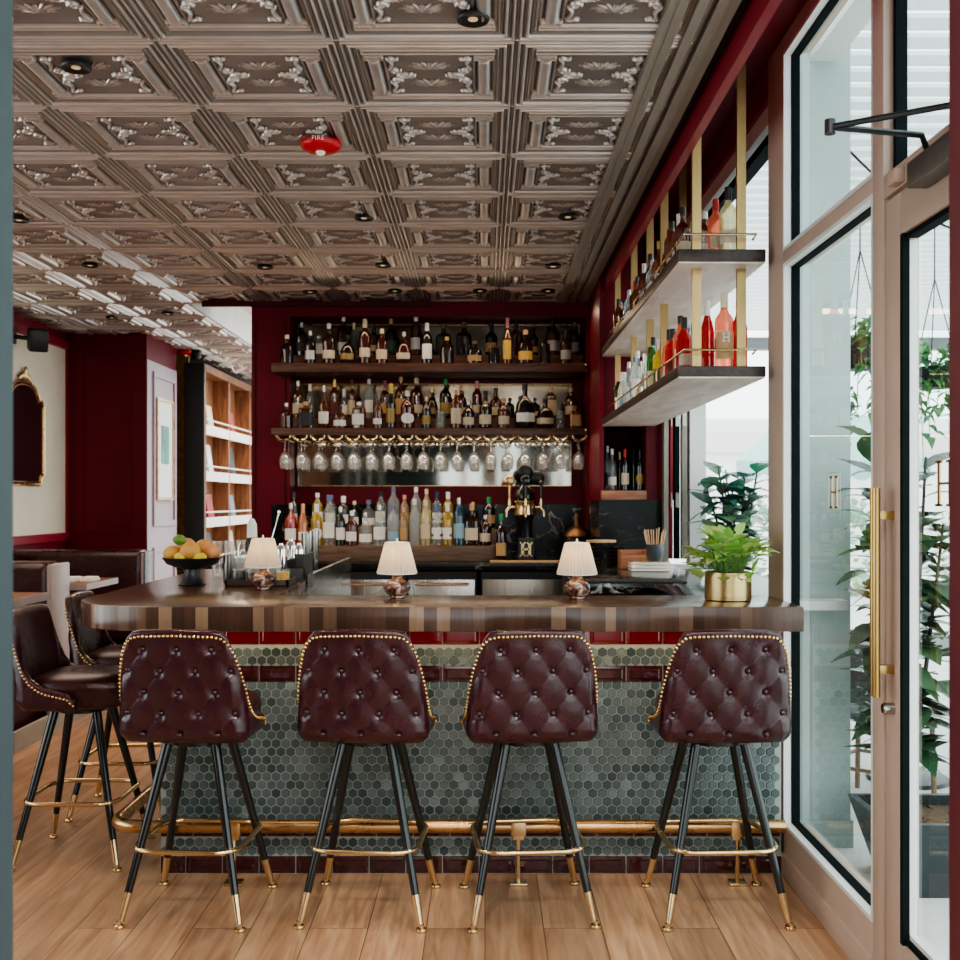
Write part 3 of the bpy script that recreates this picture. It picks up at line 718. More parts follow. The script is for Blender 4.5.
# ================================================================ BACK BAR
SX0,SX1=-1.605,.772; SYF=8.15
def shelf(zt,zb,label):
    s=MB(); s.box(SX0,SX1,SYF,NB-.03,zb,zt,0,.006)
    o=s.thing('wall_shelf',walnut,label,'shelf','walnut bottle shelves')
    s=MB(); s.box(-1.50,.76,8.42,NB-.03,zt,zt+.095,0,.004); s.build('riser_step',walnut,o)
    s=MB()
    s.lathe([(.012,0),(.012,.012)],(SX1-.012,SYF-.004,zt-.02),10); s.build('brass_bracket',brass,o)
    return o
Z1=2.529; Z2=2.041
sh1=shelf(Z1,2.463,'dark walnut bottle shelf, the top one on the back wall')
sh2=shelf(Z2,1.988,'dark walnut bottle shelf with stemware hanging under it')
# hanging hooks for stemware
GX_=[285,301.5,319,336.5,353.5,371,388,406,423,440,457,474,491,508,525,543,560,579]
YG=8.26
for px in GX_:
    x=PX(px,YG); s=MB()
    s.tube([(x-.052,8.185,1.988)]+[(x-.052*math.cos(a),8.185,1.984-.042*math.sin(a)) for a in [PI*k/10 for k in range(11)]]+[(x+.052,8.185,1.988)],.0056,6)
    for dx in (-1,1):
        s.tube([(x+dx*.045,8.2,1.988),(x+dx*.045,8.2,1.978),(x+dx*.034,8.2,1.960),(x+dx*.016,8.2,1.956),(x+dx*.014,8.6,1.956),(x+dx*.034,8.6,1.962),(x+dx*.045,8.6,1.988)],.0042,6)
    s.build('stemware_rail',brass,sh2)
s=MB(); s.lathe([(.034,0),(.033,-.004),(.006,-.009),(.0045,-.02),(.0045,-.085),(.009,-.098),(.027,-.115),(.040,-.140),(.0435,-.165),(.041,-.195),(.034,-.228),(.0325,-.228),(.0395,-.195),(.042,-.165),(.038,-.140),(.025,-.118),(.002,-.104)],(0,0,0),20,capt=False)
gl0=s.thing('wine_glass',stemg,'x','wine glass','stemware hanging from the back shelf',smooth=60)
first=True
for row,yy in ((0,8.26),(1,8.42)):
    for i,px in enumerate(GX_):
        loc=(PX(px,8.26),yy,1.965)
        lb=f"clear wine glass hanging upside down under the shelf, {ordn(i)} from the left, {'front' if row==0 else 'rear'} row"
        if first: gl0.location=loc; gl0['label']=lb; first=False
        else: dup(gl0,loc,None,lb)
# mirrors in the niche
def mirror(x0,x1,z0,z1,m,label,y=NB,grid=False):
    s=MB(); s.box(x0,x1,y-.02,y-.002,z0,z1); o=s.thing('back_mirror',m,label,'mirror','mirror panels behind the shelves')
    s=MB(); frame_y(s,x0-.005,x1+.005,z0-.005,z1+.005,y-.001,.007,.024); s.build('mirror_frame',copper,o); return o
mirror(-1.50,.755,2.55,2.905,mirrord,'smoky antique mirror panel behind the top shelf bottles')
mirror(-1.50,.69,2.07,2.43,mirrord,'aged mirror panel behind the middle shelf bottles')
mirror(-1.50,.69,1.615,1.975,mirrorm,'long mirror panel behind the hanging wine glasses')
# back counter
s=MB().prism([(-2.2,7.74),(.768,7.74),(.768,NB-.022),(-1.518,NB-.022),(-1.518,YB-.022),(-2.2,YB-.022)],1.0,1.05,0,.004); s.thing('back_counter',marble,'black marble back counter slab with pale veins','counter')
s=MB(); s.box(-1.514,PX(496,7.9),7.92,8.66,1.051,1.165,0,.004); s.box(-1.514,PX(496,7.9),8.22,8.66,1.165,1.285,0,.004)
s.thing('bottle_step',stepw,'stepped dark wood riser carrying the clear spirit bottles','riser')
# coolers under the counter
def cooler(x0,x1,label,handle=True,m=steel):
    s=MB(); s.box(x0,x1,7.80,8.42,.02,.985); o=s.thing('undercounter_cooler',blackm,label,'refrigerator','undercounter coolers')
    s=MB(); s.box(x0+.012,x1-.012,7.775,7.80,.12,.93,0,.004); d=s.build('door',m,o)
    if handle:
        s=MB(); s.tube([(x0+.06,7.772,.90),(x0+.06,7.745,.90),(x1-.06,7.745,.90),(x1-.06,7.772,.90)],.010,8); s.build('handle',chrome,d)
    return o
cooler(-1.75,-1.10,'stainless undercounter cooler behind the shaker station')
cooler(-1.09,-.57,'stainless undercounter cooler with bar handle, behind the middle lamp')
cooler(-.56,-.06,'stainless undercounter cooler with bar handle, nearest the beer tower on its left')
cooler(-.03,.62,'plain stainless undercounter cooler below the beer tower',False,steeld)
# ---------------------------------------------------------------- BOTTLES
SHAPES={}
def bprof(kind):
    # (radius fraction of half-width, height fraction)
    return {
    'whisky':[(.9,0),(1,.02),(1,.55),(.94,.62),(.62,.70),(.34,.75),(.30,.80),(.30,.93)],
    'wine':[(.92,0),(1,.02),(1,.60),(.9,.67),(.5,.74),(.38,.79),(.36,.95)],
    'tall':[(.92,0),(1,.015),(1,.62),(.9,.68),(.55,.75),(.38,.82),(.34,.94)],
    'squat':[(.92,0),(1,.03),(1,.48),(.92,.58),(.55,.67),(.30,.72),(.27,.90)],
    'round':[(.70,0),(.85,.03),(1,.18),(1,.36),(.86,.54),(.5,.66),(.24,.72),(.21,.90)],
    'square':[(1,0),(1.02,.02),(1.02,.70),(.9,.77),(.42,.80),(.40,.92)],
    'flask':[(.9,0),(1,.03),(1,.58),(.80,.66),(.34,.70),(.28,.74),(.28,.90)],
    'slim':[(.92,0),(1,.02),(1,.55),(.72,.68),(.42,.78),(.36,.95)],
    'jar':[(.9,0),(1,.03),(1,.9),(.95,1.0)],
    'carafe':[(.85,0),(1,.03),(1,.24),(.8,.36),(.42,.52),(.34,.72),(.46,.90)],
    'decanter':[(.9,0),(1,.04),(1,.45),(.6,.58),(.28,.63),(.26,.78)],
    }[kind]
CAPZ={'whisky':(.86,1,.36),'wine':(.80,1,.40),'tall':(.87,1,.37),'squat':(.86,1,.34),'round':(.86,1,.27),'square':(.86,1,.44),'flask':(.84,1,.36),'slim':(.72,1,.42),'jar':None,'carafe':None,'decanter':(.76,1,.36)}
LABZ={'whisky':(.13,.40),'wine':(.15,.42),'tall':(.15,.46),'squat':(.11,.36),'round':(.14,.33),'square':(.14,.54),'flask':(.13,.42),'slim':(.13,.45),'jar':(.2,.7),'carafe':(.05,.2),'decanter':(.1,.38)}
def bshape(kind):
    if kind in SHAPES: return SHAPES[kind]
    pr=bprof(kind); e=4 if kind in('square',) else 2
    def ring(rf,zf,n=20,grow=0):
        o=[]
        for k in range(n):
            t=2*PI*k/n+PI/n; c,s_=math.cos(t),math.sin(t)
            if kind in ('square','flask','decanter') and rf>.6:
                q=5; x=math.copysign(abs(c)**(2/q),c); y=math.copysign(abs(s_)**(2/q),s_)*(.72)
            else: x,y=c,s_
            o.append((x*(rf+grow),y*(rf+grow),zf))
        return o
    n=20; m=MB(); vs=[]; fs=[]
    for rf,zf in pr: vs+=ring(rf,zf)
    k=len(pr)
    for i in range(k-1):
        for j in range(n): fs.append((i*n+j,i*n+(j+1)%n,(i+1)*n+(j+1)%n,(i+1)*n+j))
    fs.append(tuple(range(n))[::-1]); fs.append(tuple((k-1)*n+j for j in range(n)))
    m.add(vs,fs); body=m.mesh('bottle_'+kind,pm('temp',(.5,.5,.5)),35)
    cap=None
    if CAPZ[kind]:
        a,b,r=CAPZ[kind]; c=MB(); c.lathe([(r,a),(r*1.02,a+.01),(r*1.02,b-.008),(r*.9,b)],(0,0,0),14); cap=c.mesh('cap_'+kind,MAT['temp'],35)
    labs={}
    for nm,(zf0,zf1) in {'full':LABZ[kind],'low':(LABZ[kind][0],LABZ[kind][0]+.2),'oval':LABZ[kind],'big':(LABZ[kind][0]-.03,LABZ[kind][1]+.06),'double':LABZ[kind]}.items():
        L=MB()
        def prof_r(z):
            for (r0,a0),(r1,a1) in zip(pr,pr[1:]):
                if a0<=z<=a1: return r0+(r1-r0)*(z-a0)/max(1e-6,a1-a0)
            return pr[-1][0]
        nz,na=6,12; V=[];Fq=[]
        for iz in range(nz+1):
            z=zf0+(zf1-zf0)*iz/nz
            amp=1.0
            if nm=='oval': amp=math.sqrt(max(.02,1-((iz/nz-.5)*2)**2*.92))
            if nm=='double': amp=1-.55*(1 if iz==2 else 0)
            for ia in range(na+1):
                t=-PI/2+(ia/na-.5)*2*1.12*amp; c,s_=math.cos(t),math.sin(t); rf=prof_r(z)
                if kind in ('square','flask','decanter'):
                    q=5; c=math.copysign(abs(c)**(2/q),c); s_=math.copysign(abs(s_)**(2/q),s_)*.72
                V.append((c*(rf+.03),s_*(rf+.03),z))
        for iz in range(nz):
            for ia in range(na):
                a=iz*(na+1)+ia; Fq.append((a,a+1,a+na+2,a+na+1))
        L.add(V,Fq); labs[nm]=L.mesh('label_'+kind+nm,MAT['temp'],60)
    SHAPES[kind]=(body,cap,labs); return SHAPES[kind]
LIQ={
 'dark amber':glassmat('gl_dkamber',(.30,.10,.03),1.95,.03,(.045,.014,.006),.72,.5),
 'amber':glassmat('gl_amber',(.62,.24,.06),1.95,.03,(.22,.07,.018),.62,.55),
 'red amber':glassmat('gl_redamber',(.5,.10,.04),1.95,.03,(.14,.018,.010),.68,.5),
 'black':glassmat('gl_black',(.05,.05,.05),1.95,.04,(.010,.010,.010),.93,.2),
 'dark green':glassmat('gl_dkgreen',(.10,.18,.08),1.95,.03,(.014,.024,.012),.82,.4),
 'clear':glassmat('gl_clear',(.90,.94,.94),1.6,.02,(.70,.76,.77),.17,.5),
 'red':glassmat('gl_red',(.85,.08,.06),1.95,.03,(.55,.02,.02),.62,.6),
 'pink':glassmat('gl_pink',(1,.50,.38),1.8,.03,(.78,.30,.20),.40,.65),
 'yellow':glassmat('gl_yellow',(.95,.80,.28),1.95,.03,(.62,.46,.10),.5,.6),
 'pale yellow':glassmat('gl_pyellow',(.95,.92,.70),1.95,.03,(.75,.70,.45),.4,.6),
 'blue':glassmat('gl_blue',(.2,.38,.5),1.95,.03,(.05,.14,.22),.6,.5),
 'green':glassmat('gl_green',(.25,.6,.2),1.95,.03,(.05,.22,.04),.55,.5),
 'tan':glassmat('gl_tan',(.8,.62,.42),1.95,.03,(.52,.36,.22),.55,.5),
 'copper':pm('copper_glass',(.50,.24,.15),.25,.6,nscale=10),
 'frosted':glassmat('gl_frost',(.86,.9,.92),1.5,.15,(.66,.70,.72),.38,.6),
 'silver':pm('silver_glass',(.75,.76,.76),.18,.9,nscale=8,namt=.4),
}
PAP={
 'cream':pm('paper_cream',(.60,.51,.38),.6,nscale=26,namt=.22),'white':pm('paper_white',(.78,.77,.74),.6,nscale=26,namt=.14),
 'black':pm('paper_black',(.03,.03,.03),.5,nscale=26,namt=.3),'tan':pm('paper_tan',(.45,.28,.13),.6,nscale=26,namt=.2),
 'gold':pm('paper_gold',(.33,.23,.08),.4,.3,nscale=26,namt=.3),'yellow':pm('paper_yellow',(.62,.40,.10),.55,nscale=26,namt=.12),
 'green':pm('paper_green',(.03,.10,.05),.5,nscale=26,namt=.2),'grey':pm('paper_grey',(.26,.26,.25),.55,nscale=26,namt=.3),
 'red':pm('paper_red',(.12,.012,.012),.55,nscale=26,namt=.2),'silver':pm('paper_silver',(.55,.56,.56),.35,.4,nscale=26,namt=.2),
 'blue':pm('paper_blue',(.25,.42,.52),.55,nscale=26,namt=.25),
}
CAPM={'silver':pm('cap_silver',(.62,.63,.63),.25,.7,nscale=20),'black':pm('cap_black',(.012,.012,.012),.35,nscale=20),'gold':pm('cap_gold',(.65,.44,.15),.3,.8,nscale=20),
 'cream':pm('cap_cream',(.68,.60,.42),.5,nscale=20),'white':pm('cap_white',(.80,.80,.78),.4,nscale=20),'brown':pm('cap_brown',(.16,.075,.04),.5,nscale=20),
 'tan':pm('cap_tan',(.55,.36,.20),.6,nscale=20),'red':pm('cap_red',(.45,.02,.025),.4,nscale=20),'pink':pm('cap_pink',(.72,.30,.30),.4,nscale=20),
 'blue':pm('cap_blue',(.13,.17,.34),.35,nscale=20),'green':pm('cap_green',(.02,.30,.08),.4,nscale=20),'magenta':pm('cap_magenta',(.35,.03,.14),.4,nscale=20),
 'navy':pm('cap_navy',(.02,.03,.09),.35,nscale=20),'copper':pm('cap_copper',(.70,.33,.18),.3,.7,nscale=20),'yellow':pm('cap_yellow',(.6,.45,.08),.4,nscale=20)}
def setm(o,m):
    o.material_slots[0].link='OBJECT'; o.material_slots[0].material=m
def bottle(x,y,z,r,h,kind,liq,lab,labk,cap,label,group,rz=0):
    body,capm,labs=bshape(kind)
    o=bpy.data.objects.new('bottle' if kind not in('jar','carafe') else ('tumbler' if kind=='jar' else 'carafe'),body); COL.objects.link(o); setm(o,LIQ[liq])
    o.location=(x,y,z+.0008); o.scale=(r,r,h); o.rotation_euler=(0,0,rz)
    tag(o,label,'bottle' if kind not in('jar','carafe') else ('glass' if kind=='jar' else 'carafe'),group)
    if lab:
        l=bpy.data.objects.new('paper_label',labs[labk]); COL.objects.link(l); l.parent=o; setm(l,PAP[lab])
    if cap and capm:
        c=bpy.data.objects.new('cap',capm); COL.objects.link(c); c.parent=o; setm(c,CAPM[cap])
    return o
KN={'whisky':'','wine':'wine ','tall':'tall ','squat':'squat ','round':'round ','square':'square ','flask':'flat ','slim':'slim ','jar':'','carafe':'','decanter':'decanter-like '}
def shelf_row(rows,y,zbase,where,group,yjit=0):
    """rows: (px, top py, width px, kind, liquid, label, label kind, cap[, base py])"""
    rows=sorted(rows,key=lambda r:r[0]); lastx=-99; lastr=0
    for i,rw in enumerate(rows):
        px,top,w,kind,liq,lab,labk,cap=rw[:8]
        x=PX(px,y); r=w/2*y/F; h=PZ(top,y)-zbase
        if x-r<lastx+lastr+.002: r=max(.012,min(r,x-lastx-lastr-.002))
        lastx,lastr=x,r
        noun='tumbler' if kind=='jar' else 'bottle'
        d=f"{liq} {KN[kind]}{noun}"
        if lab: d+=f" with {lab} label"
        elif cap: d+=f" with {cap} cap"
        d+=f", {ordn(i)} from left, {where}"
        bottle(x,y,zbase,r,h,kind,liq,lab,labk,cap,d,group,random.uniform(-.25,.25))
g1='bottles on the top back shelf'; g2='bottles on the middle back shelf'; g3='bottles on the stepped back riser'
shelf_row([(287,335,13,'squat','black',None,'','cream'),(310.5,331,11,'whisky','black','silver','full','silver'),(329,323.5,13,'whisky','dark amber','cream','low','silver'),
 (348,335,15,'round','dark amber','gold','low','black'),(365,319,11.5,'wine','red amber','cream','low','cream'),(382,329,12,'whisky','red amber','cream','full','cream'),
 (404,332,15,'round','red amber','cream','full','silver'),(427,323,10.5,'wine','black','white','big','white'),(447,337,14,'squat','dark amber',None,'','gold'),
 (474.5,341,15,'squat','black','tan','full','brown'),(494,348,11,'jar','black',None,'',None),(507.5,318,9,'slim','amber','yellow','big','pink'),
 (525.5,330,15,'squat','dark amber','yellow','full','tan'),(545,344,10,'jar','black',None,'',None),(566,330,11,'whisky','dark amber','grey','full','black')],
 8.23,Z1,'front row, top shelf',g1)
shelf_row([(302,323,12,'whisky','black','black','full','silver'),(319,336,10,'square','clear','white','big','silver'),(343.5,316,13,'whisky','dark amber','silver','low','silver'),
 (354,323,9,'wine','clear',None,'','cream'),(374,326,10,'wine','dark green','cream','low','black'),(391,319,12,'whisky','black','green','full','gold'),(416,313,10.5,'wine','red amber','white','full','white'),
 (443.5,324,15,'flask','black',None,'','brown'),(464,322,15,'flask','black',None,'','brown'),(491.5,324,12,'whisky','black','tan','full','black'),
 (516.5,321,12,'flask','red amber',None,'','black'),(534,328,9,'whisky','dark amber','tan','low','black'),(553,318,14,'whisky','amber','silver','full','black'),(575,322,9.5,'whisky','dark amber','grey','full','brown')],
 8.50,Z1+.095,'rear row, top shelf',g1)
shelf_row([(286.5,403,13,'squat','red amber',None,'','silver'),(306,402,14,'square','amber','black','big','tan'),(324,386,11,'round','amber','white','big','silver'),
 (340,406,13.5,'squat','amber','white','full','black'),(359,402,12.5,'square','amber','white','full','silver'),(378,400,10,'tall','amber','white','low','brown'),
 (391,384,9.5,'slim','black','gold','full','yellow'),(407.5,391,14,'whisky','red amber','white','oval','white'),(426.5,397,9.5,'whisky','black','gold','full','gold'),
 (440.5,411,10,'jar','clear',None,'',None),(456,390,11,'tall','amber','cream','big','tan'),(468.5,401,12,'whisky','dark amber','cream','full','silver'),
 (485.5,391,13,'squat','dark amber','cream','full','black'),(503.5,398,12,'whisky','amber','cream','full','tan'),(525,384,20,'round','black','white','low','black'),
 (545.5,399,18,'round','dark amber','cream','low','black'),(560,411,8.5,'jar','clear',None,'',None),(575.5,406,11,'square','amber','tan','big','brown')],
 8.23,Z2,'front row, middle shelf',g2)
shelf_row([(298,381,12,'whisky','amber','cream','full','silver'),(310,384,8,'wine','clear',None,'','white'),(334.5,379,10,'wine','amber','red','full','gold'),(344,389,8,'slim','clear','white','full','white'),
 (352,379,12,'whisky','amber','cream','big','brown'),(369,379,9,'tall','frosted','white','full','white'),(385,381,10,'whisky','red amber','tan','full','magenta'),
 (401,376,12,'whisky','amber','tan','big','tan'),(416.5,378,13,'whisky','red amber','cream','low','cream'),(432,388,10,'round','dark amber','gold','low','gold'),
 (445.5,379,12,'whisky','dark green','gold','full','green'),(461,386,10,'whisky','red amber','cream','low','tan'),(477,381,9.5,'wine','red amber','cream','low','pink'),
 (496,388,11.5,'squat','amber','cream','full','black'),(510,398,9,'whisky','black',None,'','black'),(535,398,10,'whisky','dark amber','cream','low','black'),(551,388,10,'square','amber','cream','big','cream'),(571,388,13,'whisky','amber','cream','full','tan')],
 8.50,Z2+.095,'rear row, middle shelf',g2)
shelf_row([(291,503,12,'whisky','red','white','full','silver'),(303,504,10,'slim','copper','white','low','copper'),(316.5,504,11.5,'wine','yellow','white','oval','white'),
 (329,495,12.5,'tall','clear','white','full','blue'),(340.5,507,9.5,'tall','dark green','white','full','white'),(352,511,12,'whisky','red amber','white','full','white'),
 (365.5,513,13.5,'squat','clear','white','full','silver'),(379.5,505,12.5,'tall','clear','white','full','silver'),(393,505,12,'tall','frosted','blue','low','blue'),
 (403.5,507,10,'tall','tan','tan','full','pink'),(414.5,499,10.5,'tall','frosted',None,'','white'),(425.5,500,10.5,'tall','pale yellow','cream','full','cream'),
 (436.5,503,10.5,'wine','clear','white','double','blue'),(447.5,503,10.5,'wine','yellow','white','double','white'),(459,498,11.5,'tall','blue','blue','full','silver'),
 (472,504,13.5,'flask','dark amber','cream','full','tan'),(485.5,515,12,'whisky','dark amber','cream','full','silver')],
 8.0,1.165,'front row, back riser',g3)
shelf_row([(294,492,10,'whisky','dark amber','silver','full','navy'),(317.5,493,11,'tall','yellow','white','full','white'),(331,495,11,'tall','clear','white','full','blue'),(343.5,496,12,'wine','dark green','white','full','white'),
 (354.5,501,11,'whisky','black','white','full','cream'),(368.5,500,13.5,'squat','clear','white','full','blue'),(381,492,11.5,'tall','clear','white','full','black'),(393.5,487,12,'tall','frosted','blue','low','blue'),
 (404.5,495,10,'tall','tan','tan','full','pink'),(416,487,11,'tall','frosted',None,'','white'),(426.5,489,10,'tall','pale yellow','cream','full','cream'),(437,492,10.5,'wine','clear','white','double','navy'),
 (448,492,10.5,'wine','yellow','white','double','white'),(459.5,497,9,'tall','blue','blue','full','navy'),(473,502,10,'whisky','dark amber','gold','low','gold'),(489,497,12,'wine','black','tan','full','green')],
 8.32,1.285,'rear row, back riser',g3)
y=7.88; bottle(PX(501,y),y,1.05,.040,PZ(514,y)-1.05,'whisky','dark amber','tan','full','green','dark bottle with tan label and green cap, standing alone left of the beer tower','bottles on the back counter')
# beer tower
tx=PX(525,8.05); ty=8.05; zc=1.0505
tw=empty('beer_tap_tower',(tx,ty,zc),'black and brass beer tap tower with round handles on the back counter','beer tower')
s=MB(); s.lathe([(.085,0),(.09,.02),(.07,.045),(.062,.1),(.06,.30),(.075,.34)],(0,0,0),22); s.build('column',blackleg,tw)
s=MB(); s.lathe([(.078,.335),(.082,.345),(.078,.36),(.076,.42),(.082,.435),(.078,.445)],(0,0,0),24); s.build('brass_drum',brass,tw)
s=MB(); s.lathe([(.070,.445),(.076,.46),(.07,.50),(.05,.54),(.03,.56),(.012,.60)],(0,0,0),20); s.build('dome',blackleg,tw)
for a,hm in ((-1.15,copper),(0,blackleg),(1.15,blackleg)):
    dx,dy=math.sin(a),-math.cos(a); ct=(dx*.085,dy*.085,.395)
    s=MB(); s.tube([ct,(dx*.125,dy*.125,.395),(dx*.150,dy*.150,.37),(dx*.152,dy*.152,.325)],[.012,.012,.011,.009],10); s.lathe([(.013,0),(.015,.02),(.010,.06)],(dx*.128,dy*.128,.40),10); tp=s.build('tap',brass,tw)
    s=MB(); s.tube([(dx*.128,dy*.128,.455),(dx*.128,dy*.128,.56)],[.009,.013],10)
    if a<=0: s.sph((dx*.128,dy*.128,.59),.040,16,9,sq=(1,.4,1)) 
    else: s.sph((dx*.128,dy*.128,.575),.018,10,6)
    s.build('tap_handle',hm,tp)
s=MB(); s.sph((0,.02,.66),.058,16,9,sq=(1,.4,1)); s.sph((.095,.03,.615),.052,16,9,sq=(1,.4,1)); s.build('badge',black,tw)
bxx=PX(526,7.86); 
s=MB(); s.box(bxx-.056,bxx+.056,7.83,7.90,1.0505,1.225,0,.004); sg=s.thing('tap_sign',blackm,'small dark upright sign block with a gold letter, at the beer tower foot','sign')
s=MB(); cz=1.145; hh=.105; hw=.074
for q in (-1,1):
    s.box(bxx+q*hw*.34-.0105,bxx+q*hw*.34+.0105,7.826,7.831,cz-hh/2,cz+hh/2)
    for k in (-1,1): s.box(bxx+q*hw*.34-.020,bxx+q*hw*.34+.020,7.826,7.831,cz+k*(hh/2-.006)-.006,cz+k*(hh/2-.006)+.006)
s.box(bxx-hw*.34,bxx+hw*.34,7.826,7.831,cz-.006,cz+.006); s.build('gold_letter',brass,sg,smooth=None)
s=MB(); s.box(PX(490,7.8),PX(566,7.8),7.76,7.82,1.0505,1.066,0,.003); s.thing('drip_rail',lightw,'pale wooden strip along the counter edge before the beer tower','strip')
x=PX(577,8.3)
s=MB(); s.lathe([(.10,0),(.105,.02),(.105,.16),(.10,.17)],(x,8.3,1.0505),22); pot=s.thing('copper_lantern',pm('dull_copper_glass',(.05,.028,.02),.2,.3),'dark lidded canister with domed copper top, behind the lamp','canister')
s=MB(); s.lathe([(.112,.172),(.10,.20),(.06,.24),(.028,.255),(.022,.27),(.024,.33),(.012,.345)],(x,8.3,1.0505),22); s.build('lid',pm('dim_copper',(.20,.11,.06),.4,1),pot)
# ================================================================ RIGHT COUNTER
s=MB().prism([(.84,4.58),(XW-.004,4.58),(XW-.004,7.49),(.50,7.49),(.50,5.45),(.84,5.45)],1.03,1.08,0,.004)
s.thing('side_counter',marble2,'black marble side counter under the open window','counter')
s=MB(); s.box(.53,XW-.02,5.50,7.45,.02,1.028); s.box(.90,XW-.02,4.62,5.5,.02,1.028); s.thing('side_cabinet',blackm,'dark cabinet run carrying the marble side counter','cabinet')
s=MB(); s.box(.52,1.02,5.47,5.66,1.081,1.09,0,.003)
mt=s.thing('bar_mat',pm('rubber',(.012,.013,.013),.6),'black rubber bar mat on the near edge of the marble side counter','mat')
s=MB(); rr=random.Random(3)
for i in range(16):
    for j in range(5): s.box(.545+i*.029,.560+i*.029,5.485+j*.033,5.50+j*.033,1.09,1.095)
s.build('rubber_studs',pm('rubber_light',(.05,.052,.05),.5),mt,smooth=None)
# ruffled dishes, wooden tray, box, plates, stirrer cup
for c,(px,nn) in enumerate(((592,5),(617,5))):
    for k in range(nn):
        m=MB(); vs=[];fs=[]; n=28; X=PX(px,6.95); zz=1.081+k*.024
        for rf,dz in ((.040,.0),(.060,.008),(.070,.026),(.065,.027),(.034,.006)):
            for q in range(n):
                a=2*PI*q/n; r=rf*(1+.09*math.sin(a*7+k)*(rf>.06)); vs.append((X+r*math.cos(a),6.95+r*math.sin(a),zz+dz*.9+.004*math.sin(a*7+k)*(rf>.06)))
        for i in range(4):
            for q in range(n): fs.append((i*n+q,i*n+(q+1)%n,(i+1)*n+(q+1)%n,(i+1)*n+q))
        fs.append(tuple(range(n))[::-1]); fs.append(tuple(4*n+q for q in range(n))); m.add(vs,fs)
        lv=['bottom','second from the bottom','middle','second from the top','topmost']
        m.thing('ruffled_dish',pm('dark_ceramic',(.022,.02,.018),.3,nscale=9,namt=.5),f"dark ruffled dish, {lv[k]} of the {'stack nearer the lamp' if c==0 else 'stack nearer the wooden box'}",'dish','stacked dark ruffled dishes',smooth=60)
s=MB(); X0,X1=PX(586,6.95),PX(616,6.95); s.prism([(X0+(X1-X0)*t,6.95-.07*math.sin(PI*t)-.01*math.sin(9*t)) for t in [k/12 for k in range(13)]]+[(X1-(X1-X0)*t,6.95+.07*math.sin(PI*t)) for t in [k/12 for k in range(1,12)]],1.228,1.245,0,.003); s.thing('wooden_board',lightw,'pale curved wooden board lying over the dish stacks','board')
y=6.6; x0,x1=PX(621,y),PX(649,y)
s=MB(); s.box(x0,x1,y,y+.18,1.081,1.095); s.box(x0,x0+.012,y,y+.18,1.095,1.19); s.box(x1-.012,x1,y,y+.18,1.095,1.19); s.box(x0,x1,y+.165,y+.18,1.095,1.19); s.box(x0+.012,x1-.012,y,y+.012,1.095,1.165)
s.thing('wooden_caddy',nichew,'small open reddish wooden box on the marble side counter','box')
y=6.45; xm=PX(649,y)
pl=None
for k in range(3):
    s=MB(); s.box(xm-.115,xm+.115,y-.085,y+.085,1.0815+k*.019,1.0815+k*.019+.013,0,.004)
    o=s.thing('stacked_tray',whitep,f"white tray with gold edge, {['bottom','middle','top'][k]} of the small stack beside the stirrers",'tray','small stack of white trays')
    s=MB(); s.box(xm-.117,xm+.117,y-.087,y+.087,1.0815+k*.019+.013,1.0815+k*.019+.018,0,.002); s.build('gold_rim',brass,o)
y=6.42; xc=PX(655,y); zc=1.0815+3*.019
s=MB(); s.lathe([(.047,0),(.05,.004),(.052,.10),(.047,.10),(.045,.01)],(xc,y,zc),22,capt=True); s.thing('stirrer_cup',pm('smoke_glass',(.06,.07,.075),.15,nscale=20),'dark round cup holding pale wooden stirrers','cup')
rr=random.Random(11)
for k in range(12):
    a=2*PI*k/12; q=.030; b=(xc+q*math.cos(a),y+q*math.sin(a),zc+.02); t=(xc+math.cos(a)*(q+.036),y+math.sin(a)*(q+.036),zc+rr.uniform(.17,.20))
    s=MB(); s.tube([b,t],.0035,6); s.thing('wooden_stirrer',lightw,'pale wooden stirrer standing in the dark cup on the side counter','stirrer','wooden stirrers in the dark cup')
# niche shelf with wine bottles in the right pier
s=MB(); s.box(.80,1.112,7.46,8.2,1.501,1.565,0,.005); s.thing('niche_shelf',nichew,'thick reddish wood shelf in the burgundy wall niche','shelf')
yy=7.62
for i,(px,top,w,kd,lq,lb,lk,cp) in enumerate(((607.5,446,7.5,'whisky','clear','black','full','white'),(612,449,10,'whisky','clear','white','low','white'),(619.5,452,7,'wine','black',None,'','gold'),(625,449,9,'wine','black','cream','full','red'),(633.5,448,8,'wine','black',None,'','black'),(640,450,10,'wine','black','gold','oval','black'))):
    r=w/2*yy/F*.92; yy2=yy+(.09 if i%2==0 else 0)
    bottle(PX(px,yy2),yy2,1.565,r,PZ(top,yy2)-1.565,kd,lq,lb,lk,cp,f"{lq} bottle with {lb or cp} {'label' if lb else 'cap'}, {ordn(i)} from left in the burgundy wall niche",'bottles in the wall niche')
